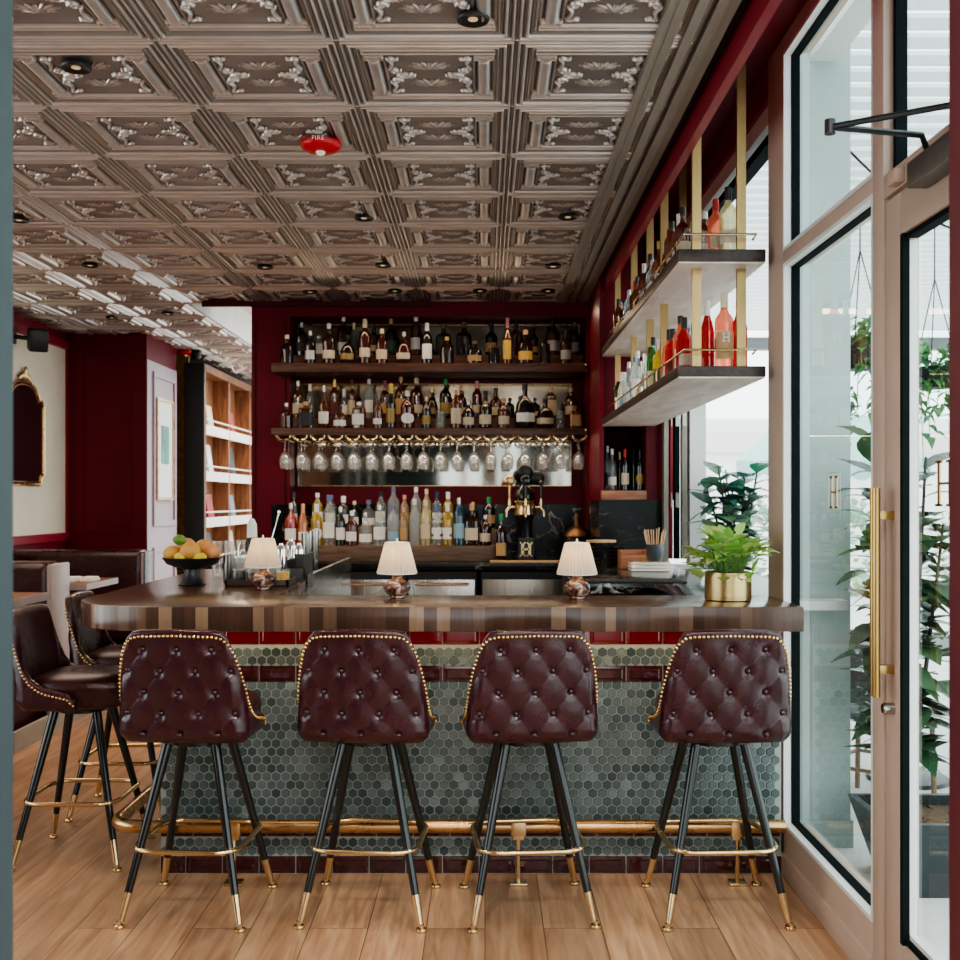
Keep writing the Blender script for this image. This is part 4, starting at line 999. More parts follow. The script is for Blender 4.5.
# ================================================================ HANGING BRASS SHELVES
HX0,HX1,HY0,HY1=.80,1.165,4.50,7.45
U=(2.541,2.483); Lw=(2.056,2.006)
hang=empty('hanging_bottle_rack',(.98,6.0,Lw[1]),'two tier walnut and brass bottle rack hung from the ceiling by the window','hanging rack')
for zt,zb in (U,Lw):
    s=MB(); s.box(HX0,HX1,HY0,HY1,zb+.006,zt,0,.003); b=s.build('shelf_board',walnuty,hang,world=True)
    s=MB(); s.box(HX0+.004,HX1-.004,HY0+.004,HY1-.004,zb,zb+.006); o=s.build('pale_underside',paleply,b); o.location=(0,0,0); o.data.transform(Matrix.Translation(-Vector(hang.location)))
for x,ys in ((.90,(4.62,5.45,5.92,6.55,7.36)),(1.09,(4.62,5.98,7.20))):
    for yy in ys:
        s=MB(); s.box(x-.019,x+.019,yy-.012,yy+.012,Lw[0],U[1]); s.box(x-.019,x+.019,yy-.012,yy+.012,U[0],3.36); s.build('brass_post',goldp,hang,world=True)
for zt in (U[0],Lw[0]):
    s=MB(); zr=zt+.075
    s.tube([(1.135,4.60,zr-.012),(1.14,4.555,zr),(.845,4.555,zr),(.838,4.56,zr),(.838,7.40,zr)],.005,8)
    for yy in (5.3,6.1,6.9): s.tube([(.838,yy,zt),(.838,yy,zr)],.004,6)
    s.build('brass_rail',brass,hang,world=True)
rr=random.Random(5)
def hang_bottles(lst,zt,where,group):
    for i,(x,yy,r,h,kd,lq,lb,lk,cp) in enumerate(sorted(lst,key=lambda b:(b[1],b[0]))):
        noun='carafe' if kd=='carafe' else 'bottle'
        d=f"{lq} {KN[kd]}{noun} with {lb+' label' if lb else (cp+' cap' if cp else 'open neck')}, {ordn(i)} from the front, {where}"
        bottle(x,yy,zt,r,h,kd,lq,lb,lk,cp,d,group,rr.uniform(-.3,.3))
up=[(.995,4.68,.034,.255,'wine','pink','cream','low','red'),(1.035,4.62,.036,.29,'wine','pale yellow','cream','low','black'),(.938,4.70,.026,.12,'jar','clear',None,'',None),
    (.985,4.86,.036,.25,'whisky','amber','cream','full','white')]
cl=[('whisky','red amber','cream','full','black'),('wine','amber','white','full','white'),('tall','amber','cream','low','black'),('round','amber','gold','full','black'),('wine','dark amber','tan','full','red'),('whisky','amber','white','full','gold'),('tall','clear','white','full','silver')]
yy=4.84; k=0
while yy<7.3:
    if all(abs(yy-p)>.055 for p in (5.45,5.92,6.55)):
        kd,lq,lb,lk,cp=cl[k%7]; up.append((.882+.012*(k%2),yy,.036,rr.uniform(.22,.29),kd,lq,lb,lk,cp)); 
        if k%2==0 and k>0: up.append((.990,yy+.05,.035,rr.uniform(.22,.29),*cl[(k+3)%7]))
    k+=1; yy+=.145
hang_bottles(up[:24],U[0],'upper hanging shelf','bottles on the upper hanging shelf')
LB=None
lo=[(.955,4.66,.030,.30,'slim','red',None,'','white'),(1.018,4.62,.040,.325,'wine','pink','tan','big','cream'),(1.10,4.70,.036,.30,'tall','red',None,'','silver')]
cl2=[('wine','red','cream','low','black'),('tall','pink','white','full','black'),('wine','red','red','full','black'),('wine','pink','white','low','black'),('tall','green','white','low','silver'),('wine','yellow','green','full','silver'),('whisky','green','cream','full','black'),
     ('wine','clear','white','full','black'),('carafe','silver',None,'',None),('carafe','silver',None,'',None),('tall','clear','white','full','white'),('tall','clear','blue','full','blue'),('wine','pale yellow','cream','full','tan'),('tall','clear','white','full','silver'),('tall','clear','blue','low','white'),('slim','pale yellow','white','full','white'),('wine','dark green','white','full','tan')]
yy=4.82; k=0
while yy<7.32:
    if all(abs(yy-p)>.055 for p in (5.45,5.92,6.55)):
        kd,lq,lb,lk,cp=cl2[min(k,16)]; lo.append((.885+.010*(k%2),yy,.036,rr.uniform(.25,.31),kd,lq,lb,lk,cp))
        if k%2==0 and len(lo)<23: 
            kd,lq,lb,lk,cp=cl2[min(k+1,16)]; lo.append((.992,yy+.04,.035,rr.uniform(.24,.31),kd,lq,lb,lk,cp))
    k+=1; yy+=.148
hang_bottles(lo[:24],Lw[0],'lower hanging shelf','bottles on the lower hanging shelf')
hb=[o for o in bpy.data.objects if o.name.startswith('bottle') and abs(o.location.x-1.018)<1e-3 and abs(o.location.y-4.62)<1e-3][0]; hb.rotation_euler=(0,0,0)
s=MB(); z0=.40; dz=.035/.325; dx=.022/.040
for q in (-1,1):
    s.box(q*dx*.5-.05,q*dx*.5+.05,-1.075,-1.03,z0-dz/2,z0+dz/2)
    for k in (-1,1): s.box(q*dx*.5-.14,q*dx*.5+.14,-1.075,-1.03,z0+k*dz*.46-.008,z0+k*dz*.46+.008)
s.box(-dx*.5,dx*.5,-1.075,-1.03,z0-.008,z0+.008); s.build('label_letter',PAP['white'],hb,smooth=None)
# ================================================================ ON THE BAR
def shade_mat():
    m,nt,out=newmat('pleated_shade'); L=nt.links.new
    d=N(nt,'ShaderNodeBsdfDiffuse'); t=N(nt,'ShaderNodeBsdfTranslucent'); nz=N(nt,'ShaderNodeTexNoise'); nz.inputs['Scale'].default_value=40
    cr=N(nt,'ShaderNodeValToRGB'); cr.color_ramp.elements[0].color=(.60,.54,.47,1); cr.color_ramp.elements[1].color=(.72,.67,.60,1); L(nz.outputs['Fac'],cr.inputs[0])
    L(cr.outputs[0],d.inputs[0]); t.inputs[0].default_value=(.74,.62,.42,1)
    mx=N(nt,'ShaderNodeMixShader'); mx.inputs[0].default_value=.28; L(d.outputs[0],mx.inputs[1]); L(t.outputs[0],mx.inputs[2]); L(mx.outputs[0],out.inputs[0]); return m
shm_=shade_mat()
cerm=None
def cer():
    m,nt,out=newmat('marbled_ceramic'); L=nt.links.new
    p=N(nt,'ShaderNodeBsdfPrincipled'); L(p.outputs[0],out.inputs[0]); p.inputs['Roughness'].default_value=.15
    tc=N(nt,'ShaderNodeTexCoord'); nz=N(nt,'ShaderNodeTexNoise'); nz.inputs['Scale'].default_value=28; nz.inputs['Detail'].default_value=5; nz.inputs['Distortion'].default_value=.7; L(tc.outputs['Object'],nz.inputs['Vector'])
    cr=N(nt,'ShaderNodeValToRGB'); e=cr.color_ramp.elements; e[0].position=.42; e[0].color=(.04,.016,.012,1); e[1].position=.68; e[1].color=(.62,.52,.44,1); x=e.new(.54); x.color=(.22,.09,.055,1)
    L(nz.outputs['Fac'],cr.inputs[0]); L(cr.outputs[0],p.inputs['Base Color']); return m
cerm=cer()
bulbm=pm('lamp_bulb',(1,.8,.55),.4,emit=(1,.68,.36),estr=5)
def lamp(px,py,label):
    Y=(H-ZT)*F/(py-CY); x=PX(px,Y)
    e=empty('table_lamp',(x,Y,ZT+.0005),label,'lamp','pleated table lamps on the bar')
    s=MB(); s.lathe([(.028,0),(.032,.004),(.030,.010),(.046,.022),(.055,.042),(.050,.060),(.030,.074),(.020,.080),(.022,.090),(.018,.094)],(0,0,0),26); s.build('ceramic_base',cerm,e,smooth=70)
    s=MB(); s.lathe([(.008,.092),(.008,.135)],(0,0,0),10); s.sph((0,0,.150),.019,12,8); s.build('bulb',bulbm,e)
    m=MB(); n=144; vs=[]; fs=[]; rows=[(.079,.099),(.079,.104),(.047,.226),(.045,.229)]
    for q,(r,z) in enumerate(rows):
        for k in range(n):
            a=2*PI*k/n; rr=r+(.0042,.0008,-.0028,.0008)[k%4]*(1 if q in(1,2) else .3); vs.append((rr*math.cos(a),rr*math.sin(a),z))
    for i in range(3):
        for k in range(n): fs.append((i*n+k,i*n+(k+1)%n,(i+1)*n+(k+1)%n,(i+1)*n+k))
    m.add(vs,fs); sh=m.build('lamp_shade',shm_,e,smooth=15)
    s=MB()
    for r,z in ((.0795,.101),(.047,.226)): s.tube([(r*math.cos(a),r*math.sin(a),z) for a in [2*PI*k/40 for k in range(40)]],.0026,6,closed=True)
    for a in (0,2.1,4.2): s.tube([(0,0,.215),(.047*math.cos(a),.047*math.sin(a),.222)],.0014,5)
    s.lathe([(.004,.21),(.005,.232),(.003,.244)],(0,0,0),8); s.build('shade_ring',pm('white_piping',(.78,.76,.72),.6),sh)
    l=bpy.data.lights.new('lamp_light','POINT'); l.energy=.5; l.color=(1,.74,.44); l.shadow_soft_size=.02
    lo=bpy.data.objects.new('lamp_light',l); COL.objects.link(lo); lo.parent=e; lo.location=(0,0,.185)
lamp(397,598,'small pleated table lamp with marbled brown base, middle one of three on the bar')
lamp(577,599,'small pleated table lamp with marbled brown base, nearest of three to the potted plant')
lamp(263,589.5,'small pleated table lamp with marbled brown base, beside the condiment tray')
# leaves helper
def leaf(m,cols,base,d,up,L,W,droop,col,segs=5,mi=0,fold=.25,tip=.75):
    base=Vector(base); d=Vector(d).normalized(); up=Vector(up); side=d.cross(up)
    if side.length<1e-4: side=d.cross(Vector((1,0,0)))
    side.normalize(); nrm=side.cross(d).normalized()
    vs=[];fs=[]
    for i in range(segs+1):
        t=i/segs; c=base+d*L*t+Vector((0,0,-droop*L*t*t)); w=W*.5*math.sin(PI*min(1,(t**tip)*.98+.02)); 
        vs+= [c-side*w+nrm*w*fold, c, c+side*w+nrm*w*fold]
    for i in range(segs):
        a=3*i; fs+=[(a,a+1,a+4,a+3),(a+1,a+2,a+5,a+4)]
    m.add(vs,fs,mi); cols+= [tuple(c*random.uniform(.85,1.15) for c in col)]*len(fs)
leafm=attrmat('leaf_bright','Col',.4,0,.0,1,.4,30,.25)
leafr=attrmat('leaf_glossy','Col',.22,0,.2,1,.5,12,.3)
for m_ in (leafm,leafr):
    nt=m_.node_tree; p=[n for n in nt.nodes if n.type=='BSDF_PRINCIPLED'][0]; src=p.inputs['Base Color'].links[0].from_socket
    tr=N(nt,'ShaderNodeBsdfTranslucent'); nt.links.new(src,tr.inputs[0]); mx=N(nt,'ShaderNodeMixShader'); mx.inputs[0].default_value=.38
    out=[n for n in nt.nodes if n.type=='OUTPUT_MATERIAL'][0]; nt.links.new(p.outputs[0],mx.inputs[1]); nt.links.new(tr.outputs[0],mx.inputs[2]); nt.links.new(mx.outputs[0],out.inputs[0])
def plant_pot(px,py,label):
    Y=4.36; x=PX(px,Y)
    e=empty('potted_plant',(x,Y,ZT+.0005),label,'potted plant')
    s=MB(); s.lathe([(.088,0),(.0925,.003),(.0925,.112),(.088,.112),(.086,.09),(.001,.09)],(0,0,0),32,capt=False); s.build('brass_pot',pm('brushed_brass',(.50,.36,.17),.30,1,nscale=3,namt=.15,stretch=(1,1,30),rvar=.08),e)
    s=MB(); s.lathe([(.085,.088),(.07,.102),(.02,.106)],(0,0,0),18); s.build('soil',pm('soil',(.03,.024,.018),.9,nscale=60,namt=.5),e)
    m=MB(); cols=[]; st=MB(); rr=random.Random(21)
    for k in range(120):
        a=rr.uniform(0,2*PI); q=rr.uniform(.0,1)**.6; 
        el=rr.uniform(.35,1.45); r0=.055*q
        p0=Vector((r0*math.cos(a),r0*math.sin(a),.10)); out=Vector((math.cos(a),math.sin(a),0))
        ln=rr.uniform(.05,.13); tipp=p0+out*ln*math.cos(el)*.8+Vector((0,0,ln*math.sin(el)*1.15+.02))
        if rr.random()<.12: tipp=p0+out*rr.uniform(.07,.10)+Vector((0,0,rr.uniform(-.02,.02)))
        st.tube([p0,(p0+tipp)/2+Vector((0,0,.012)),tipp],.0016,5)
        dd=out*math.cos(el*.8)+Vector((rr.uniform(-.3,.3),rr.uniform(-.3,.3),math.sin(el*.8)*1.0)); g=rr.random()
        c=(.24+.42*g,.46+.32*g,.10+.20*g)
        leaf(m,cols,tipp,dd,(0,0,1),rr.uniform(.065,.10),rr.uniform(.052,.074),rr.uniform(.1,.55),c,6,tip=.62,fold=.35)
    f=m.build('foliage',leafm,e,smooth=60,recalc=False); setcol(f.data,cols)
    st.build('stem',pm('stem_green',(.14,.26,.06),.5),e)
plant_pot(728,600,'bushy light green plant in a round brass pot at the window end of the bar')
# fruit bowl
Yb=5.12; xb=PX(192,Yb)
s=MB(); s.lathe([(.062,0),(.064,.004),(.056,.012),(.036,.055),(.036,.075),(.070,.082),(.115,.100),(.138,.130),(.134,.130),(.110,.104),(.06,.088),(.001,.086)],(xb,Yb,ZT+.0005),36,capt=False)
s.thing('fruit_bowl',pm('black_bowl',(.016,.017,.017),.35,nscale=20),'black footed fruit bowl full of citrus at the far end of the bar','bowl',smooth=50)
orm=pm('orange_peel',(.60,.30,.07),.45,nscale=90,namt=.12,bump=.25,bscale=220); pkm=pm('peach_peel',(.62,.27,.11),.45,nscale=12,namt=.3,bump=.2,bscale=220)
lem=pm('lemon_peel',(.62,.48,.06),.42,nscale=90,namt=.1,bump=.25,bscale=220); lim=pm('lime_peel',(.12,.24,.03),.4,nscale=40,namt=.2,bump=.2,bscale=220)
stm=pm('fruit_stem',(.10,.09,.03),.7)
zb=ZT+.135
for dx,dy,dz,r,m_,kd,lb in ((-.084,-.03,.014,.042,orm,'grapefruit','golden citrus fruit at the outer end of the black bowl'),(.008,-.062,.026,.048,orm,'grapefruit','largest golden citrus fruit, in front at the middle of the black bowl'),
    (.094,.0,.020,.040,pkm,'grapefruit','orange citrus fruit at the end of the bowl nearest the lamp'),(-.040,.052,.042,.046,pkm,'grapefruit','blushed orange fruit at the back of the bowl, behind the lime'),
    (.045,.045,.036,.046,orm,'grapefruit','golden citrus fruit at the back of the bowl beside the blushed one'),(-.044,-.052,.080,.026,lim,'lime','green lime between the golden fruits in the black bowl'),
    (-.031,-.088,.0,.024,lem,'lemon','small yellow lemon low at the front rim, under the lime'),(.058,-.078,-.004,.028,lem,'lemon','yellow lemon lying low at the front rim of the bowl')):
    c=(xb+dx,Yb+dy,zb+dz)
    s=MB(); s.sph((0,0,0),r,20,12,sq=(1.18,1,.95) if kd in('lemon','lime') else (1,1,.95)); o=s.thing(kd,m_,lb,'fruit','fruit in the black bowl',smooth=80); o.location=c
    s=MB(); s.lathe([(.004,r*.93),(.003,r*.97)],(0,0,0),8); b=s.build('stem',stm,o); b.rotation_euler=(random.uniform(-.8,.8),random.uniform(-.8,.8),0)
# condiment tray and what stands on it
Yt=5.02; tz=ZT+.0005
x0,x1=PX(226,Yt),PX(289,Yt)
s=MB(); s.box(x0,x1,5.00,5.24,tz,tz+.008,0,.002); s.box(x0,x1,5.00,5.008,tz,tz+.032); s.box(x0,x1,5.232,5.24,tz,tz+.032); s.box(x0,x0+.008,5.00,5.24,tz,tz+.032); s.box(x1-.008,x1,5.00,5.24,tz,tz+.032)
s.thing('serving_tray',pm('dark_tray',(.05,.03,.02),.4,nscale=20,namt=.3),'dark rectangular serving tray behind the lamp nearest the fruit bowl','tray')
tz2=tz+.0085
def cyl(px,Y,z,r,h,m,name,label,cat,group=None,prof=None,lip=True):
    x=PX(px,Y); s=MB(); s.lathe(prof or [(r*.92,0),(r,.004),(r,h),(r*.9,h),(r*.86,.01),(.001,.008)],(x,Y,z),22,capt=not lip); return s.thing(name,m,label,cat,group,smooth=50,loc=(x,Y,z))
o=cyl(229,5.10,tz2,.026,.135,steeld,'mixing_tin','dark steel tin at the end of the tray next to the fruit bowl','tin')
o=cyl(239,5.05,tz2,.034,.085,clearg,'decanter','short glass decanter with dark liquid and slender pourer on the tray','decanter',prof=[(.032,0),(.034,.004),(.034,.07),(.028,.09),(.012,.105),(.012,.135)],lip=False)
s=MB(); s.lathe([(.030,.004),(.031,.008),(.031,.065),(.001,.066)],(0,0,0),18); s.build('dark_liquid',LIQ['black'],o)
s=MB(); s.tube([(0,0,.13),(0,0,.175),(.010,0,.20)],[.006,.0045,.003],8); s.build('pourer',chrome,o)
o=cyl(247,5.17,tz2,.022,.10,clearg,'bitters_bottle','slim clear bottle with dark stopper, second behind the tray front','bottle',prof=[(.02,0),(.022,.004),(.022,.10),(.008,.125),(.008,.155)],lip=False)
s=MB(); s.lathe([(.009,.15),(.009,.19),(.006,.195)],(0,0,0),10); s.build('stopper',black,o)
o=cyl(253,5.04,tz2,.030,.075,clearg,'syrup_glass','clear glass of amber syrup right behind the lamp base','glass'); s=MB(); s.lathe([(.026,.009),(.027,.055),(.001,.056)],(0,0,0),18); s.build('amber_syrup',LIQ['amber'],o)
o=cyl(283,5.03,tz2,.033,.07,clearg,'juice_glass','square-set clear glass holding orange yellow juice on the tray','glass'); s=MB(); s.lathe([(.029,.009),(.030,.06),(.001,.061)],(0,0,0),18); s.build('orange_juice',pm('orange_juice',(.66,.36,.06),.3),o)
o=cyl(274,5.10,tz2,.030,.08,clearg,'ice_glass','clear cut glass on the tray between the lamp and the juice','glass')
# stacked tumblers behind
gi=0
for lv in range(2):
    for i,px in enumerate((217,229,241)):
        Yv=5.62+.06*i; zz=ZT+.0005+lv*.096
        x=PX(px,Yv); s=MB(); s.lathe([(.024,0),(.026,.004),(.029,.092),(.027,.092),(.024,.014),(.001,.012)],(x,Yv,zz),18,capt=False)
        s.thing('rocks_glass',stemg,f"clear rocks glass, {ordn(i)} from the fruit bowl, {'lower' if lv==0 else 'upper'} row behind the tray",'glass','rocks glasses stacked behind the fruit bowl',smooth=50,loc=(x,Yv,zz))
o=cyl(252,5.80,ZT+.0005,.028,.22,black,'pepper_mill','tall black cylindrical bottle with pale rounded top behind the tray','bottle',prof=[(.03,0),(.031,.005),(.028,.12),(.028,.20),(.001,.205)],lip=False)
s=MB(); s.lathe([(.028,.20),(.026,.27),(.012,.30),(.001,.302)],(0,0,0),16); s.build('pale_top',whitep,o)
s=MB(); s.tube([(PX(267,5.3),5.3,ZT+.001),(PX(271,5.35),5.35,ZT+.20),(PX(279,5.4),5.4,ZT+.335)],.0035,6); s.sph((PX(279,5.4),5.4,ZT+.34),.008,8,6,sq=(1,.5,1.6)); s.thing('bar_spoon',chrome,'long steel bar spoon leaning up behind the lamp shade','spoon')
# shaker station: sunken stainless trough with rails
s=MB(); s.box(-.875,-.60,4.62,7.1,.86,.875); s.box(-.875,-.862,4.62,5.29,.875,1.05); s.box(-.615,-.60,4.62,7.1,.875,.98); s.box(-.9,-.88,5.33,7.1,.86,1.098); s.box(-.875,-.60,4.60,4.62,.86,1.0); s.box(-.86,-.62,4.7,7.0,.06,.86)
s.box(-.875,-.85,5.35,6.9,1.065,1.135)
st=s.thing('ice_station',steel,'stainless bartender station with raised edge running back from the bar','station')
# steel condiment rack on the left leg
s=MB(); xa,xb2=PX(289,5.5),PX(304,5.5); s.box(xa,xb2+.02,5.40,5.66,ZT+.001,ZT+.012); s.box(xa,xa+.008,5.40,5.66,ZT+.012,ZT+.10); s.box(xa,xb2+.02,5.40,5.408,ZT+.012,ZT+.06); s.box(xa,xb2+.02,5.652,5.66,ZT+.012,ZT+.12); s.box(xb2+.012,xb2+.02,5.40,5.66,ZT+.012,ZT+.13)
s.thing('condiment_rack',pm('graphite_steel',(.12,.12,.12),.35,.6,nscale=20),'dark grey steel condiment rack beside the tray','rack')
for i,(px,Yv,r,h) in enumerate(((281,5.78,.028,.17),(291,5.86,.030,.19),(299,5.80,.026,.17))):
    x=PX(px,Yv); s=MB(); s.lathe([(r*.8,0),(r*.82,.004),(r,h*.8),(r*.96,h*.82),(r*.7,h*.93),(r*.45,h*.94),(r*.42,h)],(x,Yv,ZT+.0005),20)
    s.thing('cocktail_shaker',chrome,f"polished steel cocktail shaker, {ordn(i)} from the lamp in the row behind the tray",'shaker','steel shakers behind the tray',smooth=50,loc=(x,Yv,ZT+.0005))
for i,(px,Yv,h) in enumerate(((307,6.05,.215),(313.5,6.15,.225))):
    x=PX(px,Yv); s=MB(); s.lathe([(.026,0),(.027,.004),(.031,h),(.029,h),(.024,.01),(.001,.009)],(x,Yv,ZT+.0005),22,capt=False)
    s.thing('steel_tumbler',steel,f"tall stainless mixing tumbler, {['nearer to','farther from'][i]} the shakers, at the inner bar edge",'tumbler','tall steel tumblers',smooth=50,loc=(x,Yv,ZT+.0005))
o=cyl(331,6.6,1.1355,.018,.10,clearg,'small_pitcher','small clear glass bottle at the far end of the steel station','bottle') if False else None
# ================================================================ ON THE CEILING
cz=CEIL-.010
g='black recessed ceiling downlights'
dl=None
for i,(px,py) in enumerate(((473,12),(76,61),(19,216),(90,262),(265,264),(364,214),(383,262),(395,288),(310,289),(480,288),(568,213),(553,263),(548,288),(112,315),(168,311))):
    Y=(CEIL-H)*F/(CY-py); x=PX(px,Y)
    if dl is None:
        s=MB(); s.lathe([(.050,.0),(.054,-.013),(.050,-.019),(.042,-.018),(.036,-.013),(.001,-.012)],(0,0,0),22,capt=False); dl=s.thing('downlight',black,'x','ceiling light',g); dl.location=(x,Y,cz)
        s=MB(); s.lathe([(.016,-.015),(.016,-.011)],(0,0,0),14); s.build('lens',pm('lens_warm',(.5,.35,.2),.3,emit=(1,.72,.42),estr=.35),dl)
        o=dl
    else: o=dup(dl,(x,Y,cz))
    rows=('nearest the camera' if py<100 else 'midway' if py<240 else 'toward the back')
    desc={0:'nearest the camera above the bar front',1:'alone near the camera, over the side aisle',2:'at the picture edge by the grey jamb',3:'over the booths, in line with the wall speaker',4:'just ahead of the white recess',5:'midway, second tile column before the red beam side',6:'between the midway one and the back wall',7:'in the last tile row, left of centre over the shelves',8:'in the last tile row above the shelf end',9:'in the last tile row above the beer tower',10:'midway, close beside the slot trim',11:'farther back, close beside the slot trim',12:'in the last tile row beside the slot trim',13:'over the booths near the burgundy column',14:'over the aisle between column and bookcase'}[i]
    o['label']='small black round ceiling downlight '+desc
def alarm(px,py,label,rad=.088,text=True):
    Y=(CEIL-H)*F/(CY-py)*.985; x=PX(px,Y); z=CEIL-.012
    e=empty('ceiling_fire_alarm',(x,Y,z),label,'fire alarm','red ceiling fire alarms')
    s=MB(); s.lathe([(rad*.8,0),(rad,-.010),(rad*1.0,-.024),(rad*.93,-.036),(rad*.7,-.047),(rad*.35,-.054),(.001,-.056)],(0,0,0),32,capt=False); s.build('housing',redal,e,smooth=50)
    s=MB(); s.lathe([(rad*.24,-.048),(rad*.24,-.058),(rad*.16,-.068),(.001,-.072)],(0,-.012,0),12,capt=False); s.build('strobe',whitel,e)
    if text:
        c=bpy.data.curves.new('lettering','FONT'); c.body='FIRE'; c.size=.026; c.extrude=.001; c.align_x='CENTER'; c.space_character=1.15
        t0=bpy.data.objects.new('txt',c); me=bpy.data.meshes.new_from_object(t0); bpy.data.objects.remove(t0); me.materials.clear(); t=bpy.data.objects.new('lettering',me); COL.objects.link(t); t.parent=e; t.data.materials.append(whitep)
        t.location=(0,-rad*1.0-.001,-.026); t.rotation_euler=(math.radians(90),0,0)
alarm(321,143,'red round FIRE alarm with white strobe on the tin ceiling above the bar')
alarm(186,351,'small red fire alarm far back on the ceiling near the bookcase',.08,False)
s=MB(); s.sph((0,0,-.05),.055,14,8); s.box(-.05,.05,-.05,.05,-.045,.012,0,.01); o=s.thing('ceiling_camera',black,'small black dome camera on the ceiling before the black bookcase end','camera'); o.location=(PX(196,11.2),11.2,CEIL-.01)
# track spotlights over the bookcase
for i,(px,py,Yv) in enumerate(((236,356,12.0),(243,366,12.7))):
    x=PX(px,Yv); z=PZ(py,Yv); e=empty('track_spotlight',(x,Yv,CEIL),f"white track spotlight on the ceiling facing the bookcase, {'nearer' if i==0 else 'farther'} one",'spotlight','track spotlights by the bookcase')
    s=MB(); s.tube([(0,0,0),(0,0,z-CEIL)],.012,8); s.build('stem',whitep,e)
    s=MB(); s.tube([(.10,0,z-CEIL+.06),(-.10,0,z-CEIL-.05)],.045,14); hd=s.build('lamp_head',whitep,e)
    s=MB(); s.tube([(-.10,0,z-CEIL-.05),(-.103,0,z-CEIL-.052)],.038,14); s.build('lens',pm('spot_lens',(1,.8,.6),.3,emit=(1,.8,.55),estr=6),hd)
# ================================================================ LEFT DINING SIDE
# arched wall mirror
s=MB(); y0,y1,z0,z1=8.72,9.52,1.63,2.42
out=[(y0,z0+.08),(y0+.06,z0+.06),(y0+.08,z0),(y1-.08,z0),(y1-.06,z0+.06),(y1,z0+.08),(y1,z1-.10),(y1-.05,z1-.06)]+[((y0+y1)/2+.30*math.cos(a),z1-.06+.14*math.sin(a)) for a in [PI*k/12 for k in range(13)]]+[(y0+.05,z1-.06),(y0,z1-.10)]
cy_,cz_=(y0+y1)/2,(z0+z1)/2
m=MB(); n=len(out); m.add([(XL+.03,a,b) for a,b in out],[tuple(range(n))])
mir=m.thing('wall_mirror',pm('mirror_burgundy_reflection',(.07,.02,.025),.12,.6,nscale=3,namt=.3),'arched dark mirror in an ornate gilt frame on the cream wall','mirror')  # reflected burgundy put into the mirror's own colour
m=MB(); m.tube([(XL+.03,a,b) for a,b in out],.013,8,closed=True); m.tube([(XL+.034,cy_+(a-cy_)*.93,cz_+(b-cz_)*.94) for a,b in out],.007,6,closed=True); 
fr_=m.build('gilt_frame',copper,mir)
m=MB()
for k in range(7):
    a=PI*(.2+.6*k/6); m.sph((XL+.035,cy_+.13*math.cos(a),z1+.06+.07*math.sin(a)),.032-.004*abs(k-3),8,6,sq=(.5,1,1.1))
m.sph((XL+.04,cy_,z1+.16),.03,8,6,sq=(.5,1,1.5)); m.build('crest',copper,fr_)
# wall speaker
s=MB(); Rm=Matrix.Rotation(.5,3,'Z')@Matrix.Rotation(.25,3,'X'); s.box(-.075,.075,-.10,.10,-.09,.09,0,.02,R=Rm); o=s.thing('wall_speaker',black,'black box speaker on a bracket high on the cream wall','speaker'); o.location=(XL+.21,8.95,2.82)
s=MB(); s.tube([(-.20,.0,.03),(-.05,0,.01)],.018,8); s.box(-.208,-.195,-.05,.05,-.03,.09); s.build('bracket',black,o)
# framed print on the pale flank
s=MB(); s.box(-3.136,-3.118,10.32,10.82,1.52,2.46); o=s.thing('framed_print',whitep,'white framed art print on the pale panelled side of the column','picture')
s=MB(); frame_x(s,10.30,10.84,1.50,2.48,-3.118,.025,.014); s.build('frame',copper,o)
prm=pm('print_green',(.10,.30,.22),.5,nscale=4,namt=.6); s=MB(); s.box(-3.118,-3.114,10.45,10.70,1.85,2.22); s.build('print',prm,o)
# banquettes
piping=pm('pale_piping_and_sheen',(.40,.33,.33),.4,nscale=10)
def banquette(x0,x1,y0,y1,zt,label,seat=True,ss=-1):
    e=empty('banquette',(x0,y0,0),label,'booth seat','leather booth seats')
    s=MB(); s.box(x0,x1,y0,y1,.12,zt,0,.05); b=s.build('backrest',leather_in,e,world=True,smooth=60)
    s=MB(); s.box(x1-.012,x1+.02,y0+.01,y1-.01,.12,zt-.01,0,.012); s.build('end_panel',piping if seat else leather_in,e,world=True)  # nearer booth: sheen on the leather put into the pale end colour
    s=MB(); s.tube([(x1,y0+.01,.12),(x1,y0+.01,zt-.02),(x1,y1-.01,zt-.02),(x1,y1-.01,.12)],.012,8); s.build('piping',piping,e,world=True)
    a,b2=(y0-.5,y0+.02) if ss<0 else (y1-.02,y1+.5)
    s=MB(); s.box(x0,x1-.03,a,b2,.40,.52,0,.04); s.build('seat',leather_in,e,world=True)
    s=MB(); s.box(x0,x1-.05,min(a,y0),max(b2,y1),.005,.40); s.build('plinth',burg2,e,world=True); return e
banquette(-3.86,-2.80,6.95,7.28,1.095,'dark oxblood booth seat with end coloured pale for sheen, behind the nearer side stool',ss=-1)
banquette(-3.86,PX(146,8.7),8.6,8.85,1.10,'dark oxblood booth seat with thin pale piping, before the burgundy column',False,1)
def table(x0,x1,y0,y1,zt,label):
    e=empty('dining_table',((x0+x1)/2,(y0+y1)/2,0),label,'table','dining tables by the booths')
    s=MB(); s.box(x0,x1,y0,y1,zt-.04,zt,0,.003); t=s.build('tabletop',tablew,e,world=True)
    s=MB(); s.box(x1-.003,x1+.004,y0,y1,zt-.042,zt+.001); s.box(x0,x1,y0-.004,y0+.003,zt-.042,zt+.001); s.build('edge_band',piping,t); t.data.transform(Matrix.Identity(4))
    t.children[0].data.transform(Matrix.Translation(-Vector(e.location)))
    s=MB(); s.lathe([(.22,0.005),(.22,.02),(.04,.05),(.035,zt-.05),(.12,zt-.04)],((x0+x1)/2,(y0+y1)/2,0),18); s.build('pedestal',black,e,world=True); return e
